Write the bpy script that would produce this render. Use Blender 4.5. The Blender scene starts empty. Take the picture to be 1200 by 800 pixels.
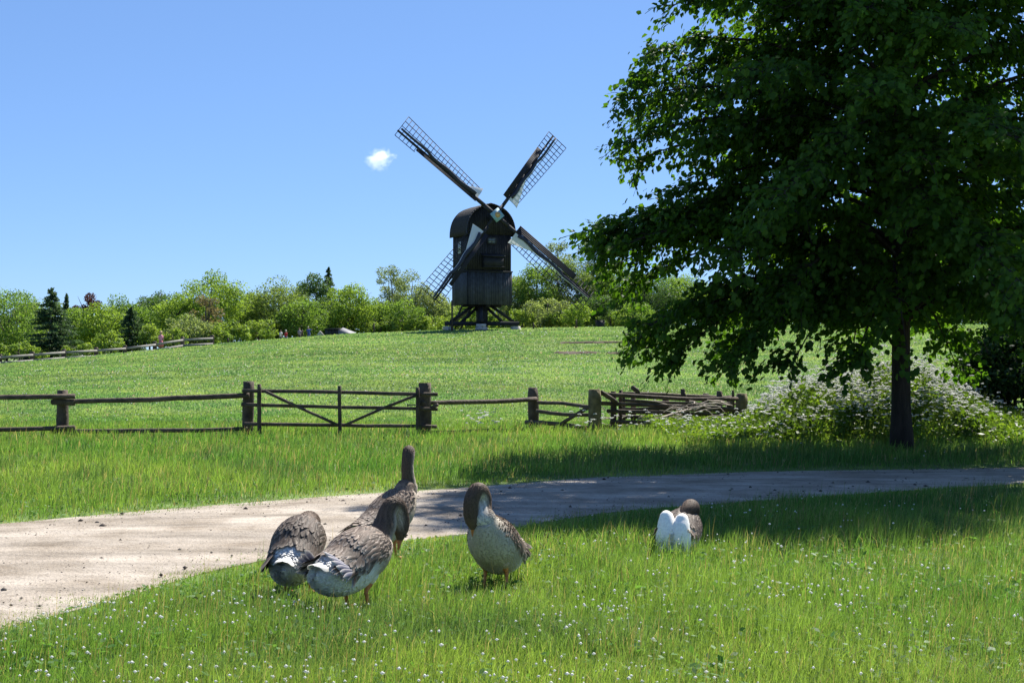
import bpy, math, random
import numpy as np
from mathutils import Vector, Matrix, Quaternion
R = math.radians
rng = np.random.default_rng(7)
random.seed(7)
scene = bpy.context.scene
col = scene.collection

# ------------------------------------------------------------------ camera, sky, sun, exposure
CAMZ = 1.55
F = 1666.667
cd = bpy.data.cameras.new('camera'); cam = bpy.data.objects.new('camera', cd); col.objects.link(cam)
cd.lens = 50; cd.sensor_width = 36; cd.clip_start = .1; cd.clip_end = 9000
cam.location = (0, 0, CAMZ); cam.rotation_euler = (R(90.34), 0, 0)
scene.camera = cam
SUN_EL, SUN_AZ = 50.0, 30.0          # azimuth clockwise from +Y
w = bpy.data.worlds.new('World'); scene.world = w; w.use_nodes = True
nt = w.node_tree; nt.nodes.clear()
sky = nt.nodes.new('ShaderNodeTexSky'); sky.sky_type = 'NISHITA'; sky.sun_disc = False
sky.sun_elevation = R(SUN_EL); sky.sun_rotation = R(SUN_AZ)
sky.altitude = 3000; sky.air_density = 1.0; sky.dust_density = 0.8; sky.ozone_density = 8.0
bg = nt.nodes.new('ShaderNodeBackground'); bg.inputs[1].default_value = .078
wo = nt.nodes.new('ShaderNodeOutputWorld')
gm = nt.nodes.new('ShaderNodeGamma'); gm.inputs[1].default_value = .60; nt.links.new(sky.outputs[0], gm.inputs[0])
tn = nt.nodes.new('ShaderNodeVectorMath'); tn.operation = 'MULTIPLY'; tn.inputs[1].default_value = (1.16, 1.46, 1.90); nt.links.new(gm.outputs[0], tn.inputs[0])
nt.links.new(tn.outputs[0], bg.inputs[0]); nt.links.new(bg.outputs[0], wo.inputs[0])
ld = bpy.data.lights.new('sun', 'SUN'); ld.energy = 5.0; ld.angle = R(.53); ld.color = (1, .955, .88)
sun = bpy.data.objects.new('sun', ld); col.objects.link(sun)
sdir = Vector((math.sin(R(SUN_AZ))*math.cos(R(SUN_EL)), math.cos(R(SUN_AZ))*math.cos(R(SUN_EL)), math.sin(R(SUN_EL))))
sun.rotation_euler = sdir.to_track_quat('Z', 'Y').to_euler(); sun.location = sdir*60
vs = scene.view_settings
vs.view_transform = 'Standard'; vs.look = 'None'; vs.gamma = 1; vs.exposure = 1.1; vs.use_curve_mapping = False
scene.cycles.max_bounces = 8; scene.cycles.diffuse_bounces = 3; scene.cycles.transmission_bounces = 5; scene.cycles.transparent_max_bounces = 6
scene.cycles.volume_step_rate = 2.0; scene.cycles.volume_bounces = 6

# ------------------------------------------------------------------ helpers
def tag(o, label=None, cat=None, group=None, kind=None):
    if label: o['label'] = label
    if cat: o['category'] = cat
    if group: o['group'] = group
    if kind: o['kind'] = kind
    return o

def thing(name, label, cat, loc=(0, 0, 0), rz=0, group=None):
    o = bpy.data.objects.new(name, None); col.objects.link(o)
    o.location = loc; o.rotation_euler = (0, 0, rz); o.empty_display_size = .2
    return tag(o, label, cat, group)

def mesh_np(name, V, Fc, mat, parent=None, colr=None, smooth=False, loc=None):
    """V (n,3), Fc (m,k) or list of such arrays"""
    V = np.asarray(V, dtype=np.float32)
    Fs = Fc if isinstance(Fc, list) else [Fc]
    Fs = [np.asarray(f, dtype=np.int32) for f in Fs if len(f)]
    me = bpy.data.meshes.new(name)
    me.vertices.add(len(V)); me.vertices.foreach_set('co', V.ravel())
    loops = np.concatenate([f.ravel() for f in Fs])
    tot = np.concatenate([np.full(len(f), f.shape[1], dtype=np.int32) for f in Fs])
    start = np.concatenate([[0], np.cumsum(tot)[:-1]]).astype(np.int32)
    me.loops.add(len(loops)); me.loops.foreach_set('vertex_index', loops)
    me.polygons.add(len(tot)); me.polygons.foreach_set('loop_start', start); me.polygons.foreach_set('loop_total', tot)
    if smooth: me.polygons.foreach_set('use_smooth', np.ones(len(tot), dtype=bool))
    me.update(calc_edges=True)
    if colr is not None:
        a = me.color_attributes.new('Col', 'FLOAT_COLOR', 'POINT')
        c = np.ones((len(V), 4), dtype=np.float32); c[:, :3] = colr
        a.data.foreach_set('color', c.ravel())
    if mat: me.materials.append(mat)
    o = bpy.data.objects.new(name, me); col.objects.link(o)
    if parent: o.parent = parent
    if loc is not None: o.location = loc
    return o

def vnoise(x, y, s, seed=0):
    x = np.asarray(x, dtype=np.float64)/s + seed*17.3; y = np.asarray(y, dtype=np.float64)/s + seed*7.7
    xi = np.floor(x); yi = np.floor(y); fx = x-xi; fy = y-yi
    fx = fx*fx*(3-2*fx); fy = fy*fy*(3-2*fy)
    def h(a, b):
        v = np.sin(a*127.1+b*311.7+seed*74.7)*43758.5453
        return v-np.floor(v)
    return (h(xi, yi)*(1-fx)+h(xi+1, yi)*fx)*(1-fy)+(h(xi, yi+1)*(1-fx)+h(xi+1, yi+1)*fx)*fy

def unit(v): return v/np.maximum(np.linalg.norm(v, axis=-1, keepdims=True), 1e-9)

class MB:
    """collects small shapes into one mesh"""
    def __init__(s): s.V = []; s.Q = []; s.T = []; s.n = 0; s.C = []; s.hasc = False
    def add(s, V, Q=None, T=None, c=None):
        V = np.asarray(V, float)
        if Q is not None and len(Q): s.Q.append(np.asarray(Q, int)+s.n)
        if T is not None and len(T): s.T.append(np.asarray(T, int)+s.n)
        s.V.append(V); s.n += len(V)
        s.C.append(np.tile(np.asarray(c if c is not None else (1, 1, 1), float), (len(V), 1)) if c is None or np.ndim(c) == 1 else np.asarray(c))
        if c is not None: s.hasc = True
    def box(s, c, size, M=None, col_=None):
        sx, sy, sz = [q/2 for q in size]
        V = np.array([(x, y, z) for x in (-sx, sx) for y in (-sy, sy) for z in (-sz, sz)])
        if M is not None: V = V @ np.array(M.to_3x3()).T
        V = V+np.array(c)
        s.add(V, [(0, 1, 3, 2), (4, 6, 7, 5), (0, 4, 5, 1), (2, 3, 7, 6), (0, 2, 6, 4), (1, 5, 7, 3)], c=col_)
    def beam(s, a, b, wd, hg, up=(0, 0, 1), col_=None):
        a = Vector(a); b = Vector(b); d = b-a; L = d.length
        x = d.normalized(); u = Vector(up)
        y = u.cross(x)
        if y.length < 1e-4: y = Vector((0, 1, 0)).cross(x)
        y.normalize(); z = x.cross(y)
        M = Matrix((x, y, z)).transposed()
        s.box((a+b)/2, (L, wd, hg), M, col_)
    def tube(s, pts, rad, n=8, col_=None, cap=True, wob=0., seed=0):
        pts = np.array([tuple(p) for p in pts], float); rad = np.broadcast_to(np.asarray(rad, float), (len(pts),))
        t = np.gradient(pts, axis=0); t = unit(t)
        ref = np.array([0, 0, 1.]) if abs(t[0][2]) < .9 else np.array([1., 0, 0])
        sd = np.cross(t[0], ref); sd /= np.linalg.norm(sd)
        rings = []
        ang = np.arange(n)*2*np.pi/n
        rr = np.random.default_rng(seed)
        wv = 1+wob*rr.uniform(-1, 1, n)
        for i in range(len(pts)):
            sd = sd-t[i]*np.dot(sd, t[i]); sd /= np.linalg.norm(sd); up = np.cross(sd, t[i])
            k = rad[i]*wv*(1+wob*.4*rr.uniform(-1, 1, n))
            rings.append(pts[i]+np.outer(np.cos(ang)*k, sd)+np.outer(np.sin(ang)*k, up))
        V = np.concatenate(rings); Q = []
        for i in range(len(pts)-1):
            for j in range(n):
                a = i*n+j; b = i*n+(j+1) % n; Q.append((a, b, b+n, a+n))
        T = []
        if cap:
            V = np.vstack([V, pts[0], pts[-1]]); c0 = len(V)-2; c1 = len(V)-1; o = (len(pts)-1)*n
            for j in range(n):
                T.append((c0, (j+1) % n, j)); T.append((c1, o+j, o+(j+1) % n))
        s.add(V, Q, T, col_)
    def build(s, name, mat, parent=None, smooth=False, loc=None):
        Fs = []
        if s.Q: Fs.append(np.concatenate(s.Q))
        if s.T: Fs.append(np.concatenate(s.T))
        return mesh_np(name, np.concatenate(s.V), Fs, mat, parent, np.concatenate(s.C) if s.hasc else None, smooth, loc)

def mat(name, base=(.5, .5, .5), rough=.8, attr=False, nscale=0, namt=.3, bump=0, bscale=20, transl=0, spec=.3, tcol=None, stretch=None, bdist=.02):
    m = bpy.data.materials.new(name); m.use_nodes = True; t = m.node_tree; t.nodes.clear()
    N = t.nodes.new; L = t.links.new
    out = N('ShaderNodeOutputMaterial'); p = N('ShaderNodeBsdfPrincipled')
    p.inputs['Roughness'].default_value = rough
    p.inputs['Specular IOR Level'].default_value = spec
    if attr:
        a = N('ShaderNodeAttribute'); a.attribute_name = 'Col'; c = a.outputs['Color']
    else:
        rgb = N('ShaderNodeRGB'); rgb.outputs[0].default_value = (*base, 1); c = rgb.outputs[0]
    tc = N('ShaderNodeTexCoord'); vec = tc.outputs['Object']
    if stretch:
        mp = N('ShaderNodeMapping'); mp.inputs['Scale'].default_value = stretch; L(vec, mp.inputs[0]); vec = mp.outputs[0]
    if nscale:
        n = N('ShaderNodeTexNoise'); n.inputs['Scale'].default_value = nscale; n.inputs['Detail'].default_value = 6; L(vec, n.inputs['Vector'])
        mr = N('ShaderNodeMapRange'); mr.inputs[1].default_value = .3; mr.inputs[2].default_value = .7
        mr.inputs[3].default_value = 1-namt; mr.inputs[4].default_value = 1+namt; L(n.outputs['Fac'], mr.inputs[0])
        vm = N('ShaderNodeVectorMath'); vm.operation = 'SCALE'; L(c, vm.inputs[0]); L(mr.outputs[0], vm.inputs['Scale']); c = vm.outputs[0]
    L(c, p.inputs['Base Color'])
    if bump:
        n2 = N('ShaderNodeTexNoise'); n2.inputs['Scale'].default_value = bscale; n2.inputs['Detail'].default_value = 5; L(vec, n2.inputs['Vector'])
        b = N('ShaderNodeBump'); b.inputs['Strength'].default_value = bump; b.inputs['Distance'].default_value = bdist
        L(n2.outputs['Fac'], b.inputs['Height']); L(b.outputs[0], p.inputs['Normal'])
    sh = p.outputs[0]
    if transl:
        tr = N('ShaderNodeBsdfTranslucent')
        if tcol:
            mx = N('ShaderNodeVectorMath'); mx.operation = 'MULTIPLY'; L(c, mx.inputs[0]); mx.inputs[1].default_value = tcol; L(mx.outputs[0], tr.inputs[0])
        else: L(c, tr.inputs[0])
        ms = N('ShaderNodeMixShader'); ms.inputs[0].default_value = transl; L(sh, ms.inputs[1]); L(tr.outputs[0], ms.inputs[2]); sh = ms.outputs[0]
    L(sh, out.inputs['Surface'])
    return m

def P(x, y, D):
    """point at distance D seen at (x, y) of the 1200x800 photograph"""
    return Vector(((x-600)/F*D, D, CAMZ+(410-y)/F*D))

# ------------------------------------------------------------------ terrain
_xc = np.array([-500, 0, 100, 250, 400, 520, 600, 750, 900, 1700.])
_yc = np.array([430, 426, 418, 404, 392, 387, 385, 383, 381, 379.])
_dc = np.array([95, 100, 106, 116, 128, 136, 139, 141, 142, 142.])
_uc = (_xc-600)/F; _zc = CAMZ+(410-_yc)/F*_dc
def terrain(X, Y):
    X = np.asarray(X, float); Y = np.asarray(Y, float)
    u = X/np.maximum(Y, 1.0)
    Dc = np.interp(u, _uc, _dc); zc = np.interp(u, _uc, _zc)
    t = np.clip((Y-33)/(Dc-33), 0, 1)
    s = t*t/(t+.15)*1.15
    z = zc*s
    over = np.maximum(Y-Dc, 0)
    z = z-np.minimum(over*.012, 3)
    z = z+np.where(Y > 33, (vnoise(X, Y, 14, 3)-.5)*.18*np.clip((Y-33)/20, 0, 1)*np.clip((Dc-Y)/20, 0, 1), 0)
    return z
def tz(x, y): return float(terrain(x, y))

PU = np.array([(-14, 3.2), (-9, 8.0), (-4.5, 12.6), (-3.3, 13.8), (-1.64, 15.2), (-.57, 15.85), (1.03, 17.2), (3.25, 18.07), (6.74, 18.7), (13, 19.2), (40, 20)])
PL = np.array([(-14, -14), (-5, 3.6), (-3.5, 6.9), (-2.93, 8.13), (-2.64, 8.79), (-2.31, 9.86), (-1.76, 10.86), (-.97, 11.59), (-.29, 12.19), (.82, 13.6), (2.18, 14.5), (3.7, 15.4), (5.96, 16.6), (13, 17.5), (40, 18.2)])
def path_side(X, Y):
    """>0 inside the path, distance-ish to the nearer edge"""
    up = np.interp(X, PU[:, 0], PU[:, 1]); lo = np.interp(X, PL[:, 0], PL[:, 1])
    slopeu = .75; 
    lw = np.where(X < -1.5, .45, .75)
    return np.minimum((up-Y)*slopeu, (Y-lo)*lw)

# ground material
def ground_mat():
    m = bpy.data.materials.new('meadow_ground'); m.use_nodes = True; t = m.node_tree; N = t.nodes.new; L = t.links.new
    p = t.nodes['Principled BSDF']; p.inputs['Roughness'].default_value = .95; p.inputs['Specular IOR Level'].default_value = .1
    tc = N('ShaderNodeTexCoord')
    def noise(s, d=4):
        n = N('ShaderNodeTexNoise'); n.inputs['Scale'].default_value = s; n.inputs['Detail'].default_value = d; L(tc.outputs['Object'], n.inputs['Vector']); return n.outputs['Fac']
    r1 = N('ShaderNodeValToRGB'); L(noise(.12, 6), r1.inputs[0])
    r1.color_ramp.elements[0].position = .35; r1.color_ramp.elements[0].color = (.115, .18, .06, 1)
    r1.color_ramp.elements[1].position = .65; r1.color_ramp.elements[1].color = (.18, .24, .085, 1)
    r2 = N('ShaderNodeValToRGB'); L(noise(3.0, 8), r2.inputs[0])
    r2.color_ramp.elements[0].position = .3; r2.color_ramp.elements[0].color = (.65, .65, .6, 1)
    r2.color_ramp.elements[1].position = .7; r2.color_ramp.elements[1].color = (1.25, 1.2, 1.2, 1)
    mx = N('ShaderNodeMix'); mx.data_type = 'RGBA'; mx.blend_type = 'MULTIPLY'; mx.inputs[0].default_value = 1
    L(r1.outputs[0], mx.inputs[6]); L(r2.outputs[0], mx.inputs[7]); L(mx.outputs[2], p.inputs['Base Color'])
    b = N('ShaderNodeBump'); b.inputs['Strength'].default_value = .8; b.inputs['Distance'].default_value = .08; L(noise(9, 6), b.inputs['Height']); L(b.outputs[0], p.inputs['Normal'])
    return m
M_ground = ground_mat()
def sheet(name, xs, ys, zf, m, kind='structure'):
    X, Y = np.meshgrid(xs, ys); Z = zf(X, Y)
    V = np.stack([X.ravel(), Y.ravel(), Z.ravel()], 1); nx = len(xs); ny = len(ys)
    i = np.arange(nx-1)[None, :]+np.arange(ny-1)[:, None]*nx; i = i.ravel()
    o = mesh_np(name, V, np.stack([i, i+1, i+1+nx, i+nx], 1), m, smooth=True); o['kind'] = kind
    return o
ys = np.concatenate([np.linspace(-60, 30, 46), np.linspace(31, 170, 140), np.geomspace(175, 4000, 30)])
xs = np.concatenate([-np.geomspace(3000, 72, 25), np.linspace(-70, 70, 141), np.geomspace(72, 3000, 25)])
g = sheet('ground', xs, ys, terrain, M_ground); tag(g, 'green meadow ground rising gently to the mill', 'meadow')

# path: strip following both edges, gently crowned, with bumps
def path_mat():
    m = bpy.data.materials.new('gravel'); m.use_nodes = True; t = m.node_tree; N = t.nodes.new; L = t.links.new
    p = t.nodes['Principled BSDF']; p.inputs['Roughness'].default_value = .95; p.inputs['Specular IOR Level'].default_value = .15
    tc = N('ShaderNodeTexCoord')
    n = N('ShaderNodeTexNoise'); n.inputs['Scale'].default_value = 1.3; n.inputs['Detail'].default_value = 9; n.inputs['Roughness'].default_value = .65; L(tc.outputs['Object'], n.inputs['Vector'])
    r = N('ShaderNodeValToRGB'); L(n.outputs['Fac'], r.inputs[0]); e = r.color_ramp.elements
    e[0].position = .33; e[0].color = (.23, .19, .145, 1); e[1].position = .6; e[1].color = (.41, .36, .30, 1)
    mp = N('ShaderNodeMapping'); mp.inputs['Scale'].default_value = (.35, 2.6, 1); mp.inputs['Rotation'].default_value = (0, 0, R(-14)); L(tc.outputs['Object'], mp.inputs[0])
    ns = N('ShaderNodeTexNoise'); ns.inputs['Scale'].default_value = 1.6; ns.inputs['Detail'].default_value = 8; L(mp.outputs[0], ns.inputs['Vector'])
    mr = N('ShaderNodeMapRange'); mr.inputs[1].default_value = .32; mr.inputs[2].default_value = .68; mr.inputs[3].default_value = .68; mr.inputs[4].default_value = 1.12; L(ns.outputs['Fac'], mr.inputs[0])
    sc_ = N('ShaderNodeVectorMath'); sc_.operation = 'SCALE'; L(r.outputs[0], sc_.inputs[0]); L(mr.outputs[0], sc_.inputs['Scale'])
    v = N('ShaderNodeTexVoronoi'); v.inputs['Scale'].default_value = 38; L(tc.outputs['Object'], v.inputs['Vector'])
    r2 = N('ShaderNodeValToRGB'); L(v.outputs['Color'], r2.inputs[0]); e = r2.color_ramp.elements
    e[0].position = 0; e[0].color = (.62, .6, .58, 1); e[1].position = .35; e[1].color = (1.04, 1.03, 1.02, 1)
    mx = N('ShaderNodeMix'); mx.data_type = 'RGBA'; mx.blend_type = 'MULTIPLY'; mx.inputs[0].default_value = .8
    L(sc_.outputs[0], mx.inputs[6]); L(r2.outputs[0], mx.inputs[7]); L(mx.outputs[2], p.inputs['Base Color'])
    n3 = N('ShaderNodeTexNoise'); n3.inputs['Scale'].default_value = 45; n3.inputs['Detail'].default_value = 6; L(tc.outputs['Object'], n3.inputs['Vector'])
    b = N('ShaderNodeBump'); b.inputs['Strength'].default_value = .9; b.inputs['Distance'].default_value = .02; L(n3.outputs['Fac'], b.inputs['Height']); L(b.outputs[0], p.inputs['Normal'])
    return m
M_path = path_mat()
n = 500
tt = np.linspace(0, 1, n)
def resample(Pn, tt):
    d = np.concatenate([[0], np.cumsum(np.linalg.norm(np.diff(Pn, axis=0), axis=1))]); d /= d[-1]
    a = np.stack([np.interp(tt, d, Pn[:, i]) for i in (0, 1)], 1)
    k = np.ones(9)/9; b = a.copy()
    for i in (0, 1): b[4:-4, i] = np.convolve(a[:, i], k, 'valid')
    return b
U = resample(PU[:-1], tt); Lo = resample(PL[1:-1], tt)
mW = 40
s_ = np.linspace(-.03, 1.03, mW)[None, :, None]
G = Lo[:, None, :]*(1-s_)+U[:, None, :]*s_
sx = np.clip(s_[0, :, 0], 0, 1)
Z = .004+.02*np.sin(np.pi*sx)[None, :]*(1-.5*np.exp(-((sx-.3)/.07)**2)-.5*np.exp(-((sx-.72)/.07)**2))[None, :]+.012*np.sin(np.pi*sx)[None, :]*vnoise(G[..., 0], G[..., 1], .35, 5)
V = np.concatenate([G.reshape(-1, 2), Z.reshape(-1, 1)], 1)
i = (np.arange(n-1)[:, None]*mW+np.arange(mW-1)[None, :]).ravel()
po = mesh_np('path', V, np.stack([i, i+mW, i+mW+1, i+1], 1), M_path, smooth=True)
tag(po, 'pale sandy gravel path curving across the picture', 'path', kind='structure')

# gravel stones and clods on the path
def stones(N_, lim, smin, smax, seed):
    r = np.random.default_rng(seed)
    X = r.uniform(-6, 9, N_*6); Y = r.uniform(6.5, 19, N_*6)
    k = (path_side(X, Y) > .05) & (np.abs(X) < .42*Y+.5)
    X = X[k][:N_]; Y = Y[k][:N_]
    ico = np.array([(1, 0, 0), (-1, 0, 0), (0, 1, 0), (0, -1, 0), (0, 0, 1), (0, 0, -1)], float)
    f = np.array([(0, 2, 4), (2, 1, 4), (1, 3, 4), (3, 0, 4), (2, 0, 5), (1, 2, 5), (3, 1, 5), (0, 3, 5)])
    sc = smin+(smax-smin)*r.power(.35, len(X))**1.0
    sc = smin+(smax-smin)*r.uniform(0, 1, len(X))**4
    V = ico[None]*(sc[:, None, None]*r.uniform(.6, 1.2, (len(X), 6, 1)))*np.array([1, 1, .6])
    a = r.uniform(0, 6.28, len(X)); c, s = np.cos(a)[:, None], np.sin(a)[:, None]
    x = V[..., 0]*c-V[..., 1]*s; y = V[..., 0]*s+V[..., 1]*c
    V = np.stack([x+X[:, None], y+Y[:, None], V[..., 2]+.018], -1)
    base = np.array([(.33, .27, .22), (.22, .18, .15), (.12, .095, .075), (.42, .37, .31)])[r.integers(0, 4, len(X))]
    return V.reshape(-1, 3), (f[None]+np.arange(len(X))[:, None, None]*6).reshape(-1, 3), np.repeat(base, 6, 0)
a1, b1, c1 = stones(5000, 0, .003, .010, 3); a2, b2, c2 = stones(520, 0, .008, .036, 4)
c2 = c2*.32
st = mesh_np('gravel', np.vstack([a1, a2]), np.vstack([b1, b2+len(a1)]), mat('stone', attr=True, rough=.9), colr=np.vstack([c1, c2]), smooth=False)
tag(st, 'loose gravel and small dark clods lying on the sandy path', 'gravel', kind='stuff')

# ------------------------------------------------------------------ grass
M_grass = mat('grass_blade', attr=True, rough=.55, transl=.5, spec=.25, tcol=(1.3, 1.2, .65))
def scatter(Da, Db, rho0, power=2., seed=0, wide=.44):
    r = np.random.default_rng(seed); c = 2.7
    dd = np.linspace(Da, Db, 4000); pdf = rho0*49*2*(wide*dd+c)/dd**2
    cdf = np.concatenate([[0], np.cumsum((pdf[1:]+pdf[:-1])*.5*np.diff(dd))]); N_ = int(cdf[-1])
    D = np.interp(r.uniform(0, cdf[-1], N_), cdf, dd)
    X = r.uniform(-1, 1, N_)*(wide*D+c)
    return X, D, r
def blades(X, Y, Z, h, wd, r, lean, colr):
    N_ = len(X); a = r.uniform(0, 2*np.pi, N_)
    # width axis mostly across the view so blades keep their width from any nearby place
    ax = np.stack([np.cos(a), np.sin(a)*.6], 1)
    la = r.uniform(0, 2*np.pi, N_); ln = lean*np.abs(r.normal(0, 1, N_))*h
    lx = np.cos(la)*ln+.10*h; ly = np.sin(la)*ln
    base = np.stack([X, Y, Z], 1)
    off = np.concatenate([ax*wd[:, None]*.5, np.zeros((N_, 1))], 1)
    mid = base+np.stack([lx*.35, ly*.35, h*.6], 1); tip = base+np.stack([lx, ly, h*np.clip(1-.35*ln/h, .5, 1)], 1)
    V = np.stack([base-off, base+off, mid+off*.8, mid-off*.8, tip], 1).reshape(-1, 3)
    f = np.array([(0, 1, 2), (0, 2, 3), (3, 2, 4)])
    Fc = (f[None]+np.arange(N_)[:, None, None]*5).reshape(-1, 3)
    return V, Fc, np.repeat(colr, 5, 0)
def grass_colour(X, Y, r):
    N_ = len(X)
    c1 = np.array([.082, .20, .040]); c2 = np.array([.195, .305, .066]); c3 = np.array([.30, .27, .14])
    k = np.clip(vnoise(X, Y, 1.9, 1)*1.0+vnoise(X, Y, .35, 2)*.6-.35, 0, 1)[:, None]
    c = c1*(1-k)+c2*k; kb = np.clip(vnoise(X, Y, .8, 71)*2-1.1, 0, 1)[:, None]; c = c*(1-kb)+np.array([.075, .155, .055])*kb
    dry = (r.uniform(0, 1, N_) < np.where(Y > 28, .25, 1)*(.06+.16*np.clip(vnoise(X, Y, 1.1, 9)-.4, 0, 1)))[:, None]
    near = (np.abs(path_side(X, Y)) < .35)[:, None]
    c = np.where(dry, c3, c); c = np.where(near, c*np.array([1.25, 1.08, 1.1]), c)
    k = np.where(Y > 28, .5, 1.)[:, None]; return c*(1+k*r.uniform(-.4, .4, (N_, 1)))
GSP = [((x-600)/F*D, D) for x, D in ((457, 10.6), (420, 8.5), (351, 9.08), (579, 9.15), (798, 11.0))]
def grass_height(X, Y):
    ps = path_side(X, Y)
    edge = np.clip(-ps/.9, .12, 1)
    up = np.interp(X, PU[:, 0], PU[:, 1])
    h = np.where(Y < up, .125+.05*vnoise(X, Y, 1.4, 4), .13+.06*vnoise(X, Y, 1.1, 6))
    # grazed field beyond the fence
    h = np.where(Y > 27.5, np.interp(Y, [27.5, 30, 60, 150], [.15, .07, .07, .12]), h)
    # thinner, shorter sward where the geese stand
    for gx_, gy_ in GSP[:4]:
        d = np.hypot(X-gx_, (Y-gy_+.15)*.8); h = h*(1-.62*np.clip(1.25-d/.36, 0, 1))
    d = np.hypot(X-GSP[4][0], (Y-GSP[4][1])); h = h*(1-.75*np.clip(1.4-d/.3, 0, 1))
    return h*edge
def Dfor(x, y):
    best = None
    for D in np.linspace(34, 140, 400):
        X = (x-600)/F*D; yy = 410-(tz(X, D)-CAMZ)/D*F
        if best is None or abs(yy-y) < best[0]: best = (abs(yy-y), D)
    return best[1]
SOILS = [((x-600)/F*D, D, w_/F*D/2, dd) for x, y, w_, dd in ((674, 414, 50, 1.3), (722, 415, 26, .6), (700, 402, 90, .7), (770, 408, 60, .5)) for D in (Dfor(x, y),)]
def make_grass():
    parts = []
    X, Y, r = scatter(4.6, 34, 5600, seed=11)
    ps = path_side(X, Y)+(vnoise(X, Y, .28, 8)-.5)*.35+(vnoise(X, Y, 1.3, 18)-.5)*.35
    k = (ps < 0)
    # patchy: thin the sward a little where the noise is low
    k &= r.uniform(0, 1, len(X)) < .55+.6*vnoise(X, Y, .22, 12)
    stray = (ps > 0) & (ps < .4) & (r.uniform(0, 1, len(X)) < .16*vnoise(X, Y, .3, 19))
    k |= stray
    X, Y = X[k], Y[k]
    h = grass_height(X, Y)*r.uniform(.4, 1.3, len(X))*(.62+.8*vnoise(X, Y, .45, 23)); wd = np.maximum(.0036, Y*.00042)*r.uniform(.7, 1.3, len(X))
    parts.append(blades(X, Y, terrain(X, Y), h, wd, r, .48, grass_colour(X, Y, r)))
    # tall thin seed stems
    X, Y, r = scatter(5.2, 27, 170, seed=12)
    k = path_side(X, Y) < -.45; k &= r.uniform(0, 1, len(X)) < vnoise(X, Y, .9, 14)
    X, Y = X[k], Y[k]
    h = r.uniform(.16, .31, len(X)); wd = np.maximum(.0025, Y*.00028)
    c = np.where((r.uniform(0, 1, (len(X), 1)) < .45), np.array([.30, .25, .12]), np.array([.13, .19, .05]))
    parts.append(blades(X, Y, terrain(X, Y), h, wd, r, .18, c))
    # field tufts
    X, Y, r = scatter(30, 145, 5200, seed=13, wide=.46)
    for sx_, sy_, sw_, sd_ in SOILS:
        k = ((X-sx_)/(sw_*1.15))**2+((Y-sy_+.3)/(sd_*1.3+.25))**2 > r.uniform(.75, 1.15, len(X)); X, Y = X[k], Y[k]
    h = grass_height(X, Y)*r.uniform(.5, 1.3, len(X)); wd = Y*.0007*r.uniform(.7, 1.5, len(X))
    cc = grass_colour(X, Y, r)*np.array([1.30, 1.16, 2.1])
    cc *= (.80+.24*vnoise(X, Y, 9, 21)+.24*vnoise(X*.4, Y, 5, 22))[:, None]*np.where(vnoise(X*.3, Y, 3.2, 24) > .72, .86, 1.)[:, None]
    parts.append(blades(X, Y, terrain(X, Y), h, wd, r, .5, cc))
    # broad low leaves between the blades
    X, Y, r = scatter(5.2, 16, 900, seed=15)
    k = (path_side(X, Y) < -.1) & (r.uniform(0, 1, len(X)) < vnoise(X, Y, .5, 25)*1.2-.25); X, Y = X[k], Y[k]; N_ = len(X)
    C = np.stack([X, Y, grass_height(X, Y)*r.uniform(.2, .75, N_)], 1); A = unit(np.stack([r.normal(0, 1, N_), r.normal(0, 1, N_), r.normal(.2, .3, N_)], 1))
    S = unit(np.cross(A, np.array([0, 0, 1.])+r.normal(0, .35, (N_, 3)))); sz = r.uniform(.012, .026, N_)[:, None]
    V = np.stack([C-A*sz, C+S*sz*.62, C+A*sz, C-S*sz*.62], 1).reshape(-1, 3); f = (np.array([(0, 1, 2), (0, 2, 3)])[None]+np.arange(N_)[:, None, None]*4).reshape(-1, 3)
    parts.append((V, f, np.repeat(np.array([.085, .19, .04])*r.uniform(.7, 1.4, (N_, 1)), 4, 0)))
    n0 = 0; Vs, Fs, Cs = [], [], []
    for v, f, c in parts: Vs.append(v); Fs.append(f+n0); Cs.append(c); n0 += len(v)
    o = mesh_np('grass', np.vstack(Vs), np.vstack(Fs), M_grass, colr=np.vstack(Cs))
    tag(o, 'long green meadow grass growing on both sides of the path and over the field', 'grass', kind='stuff')
make_grass()

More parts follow.
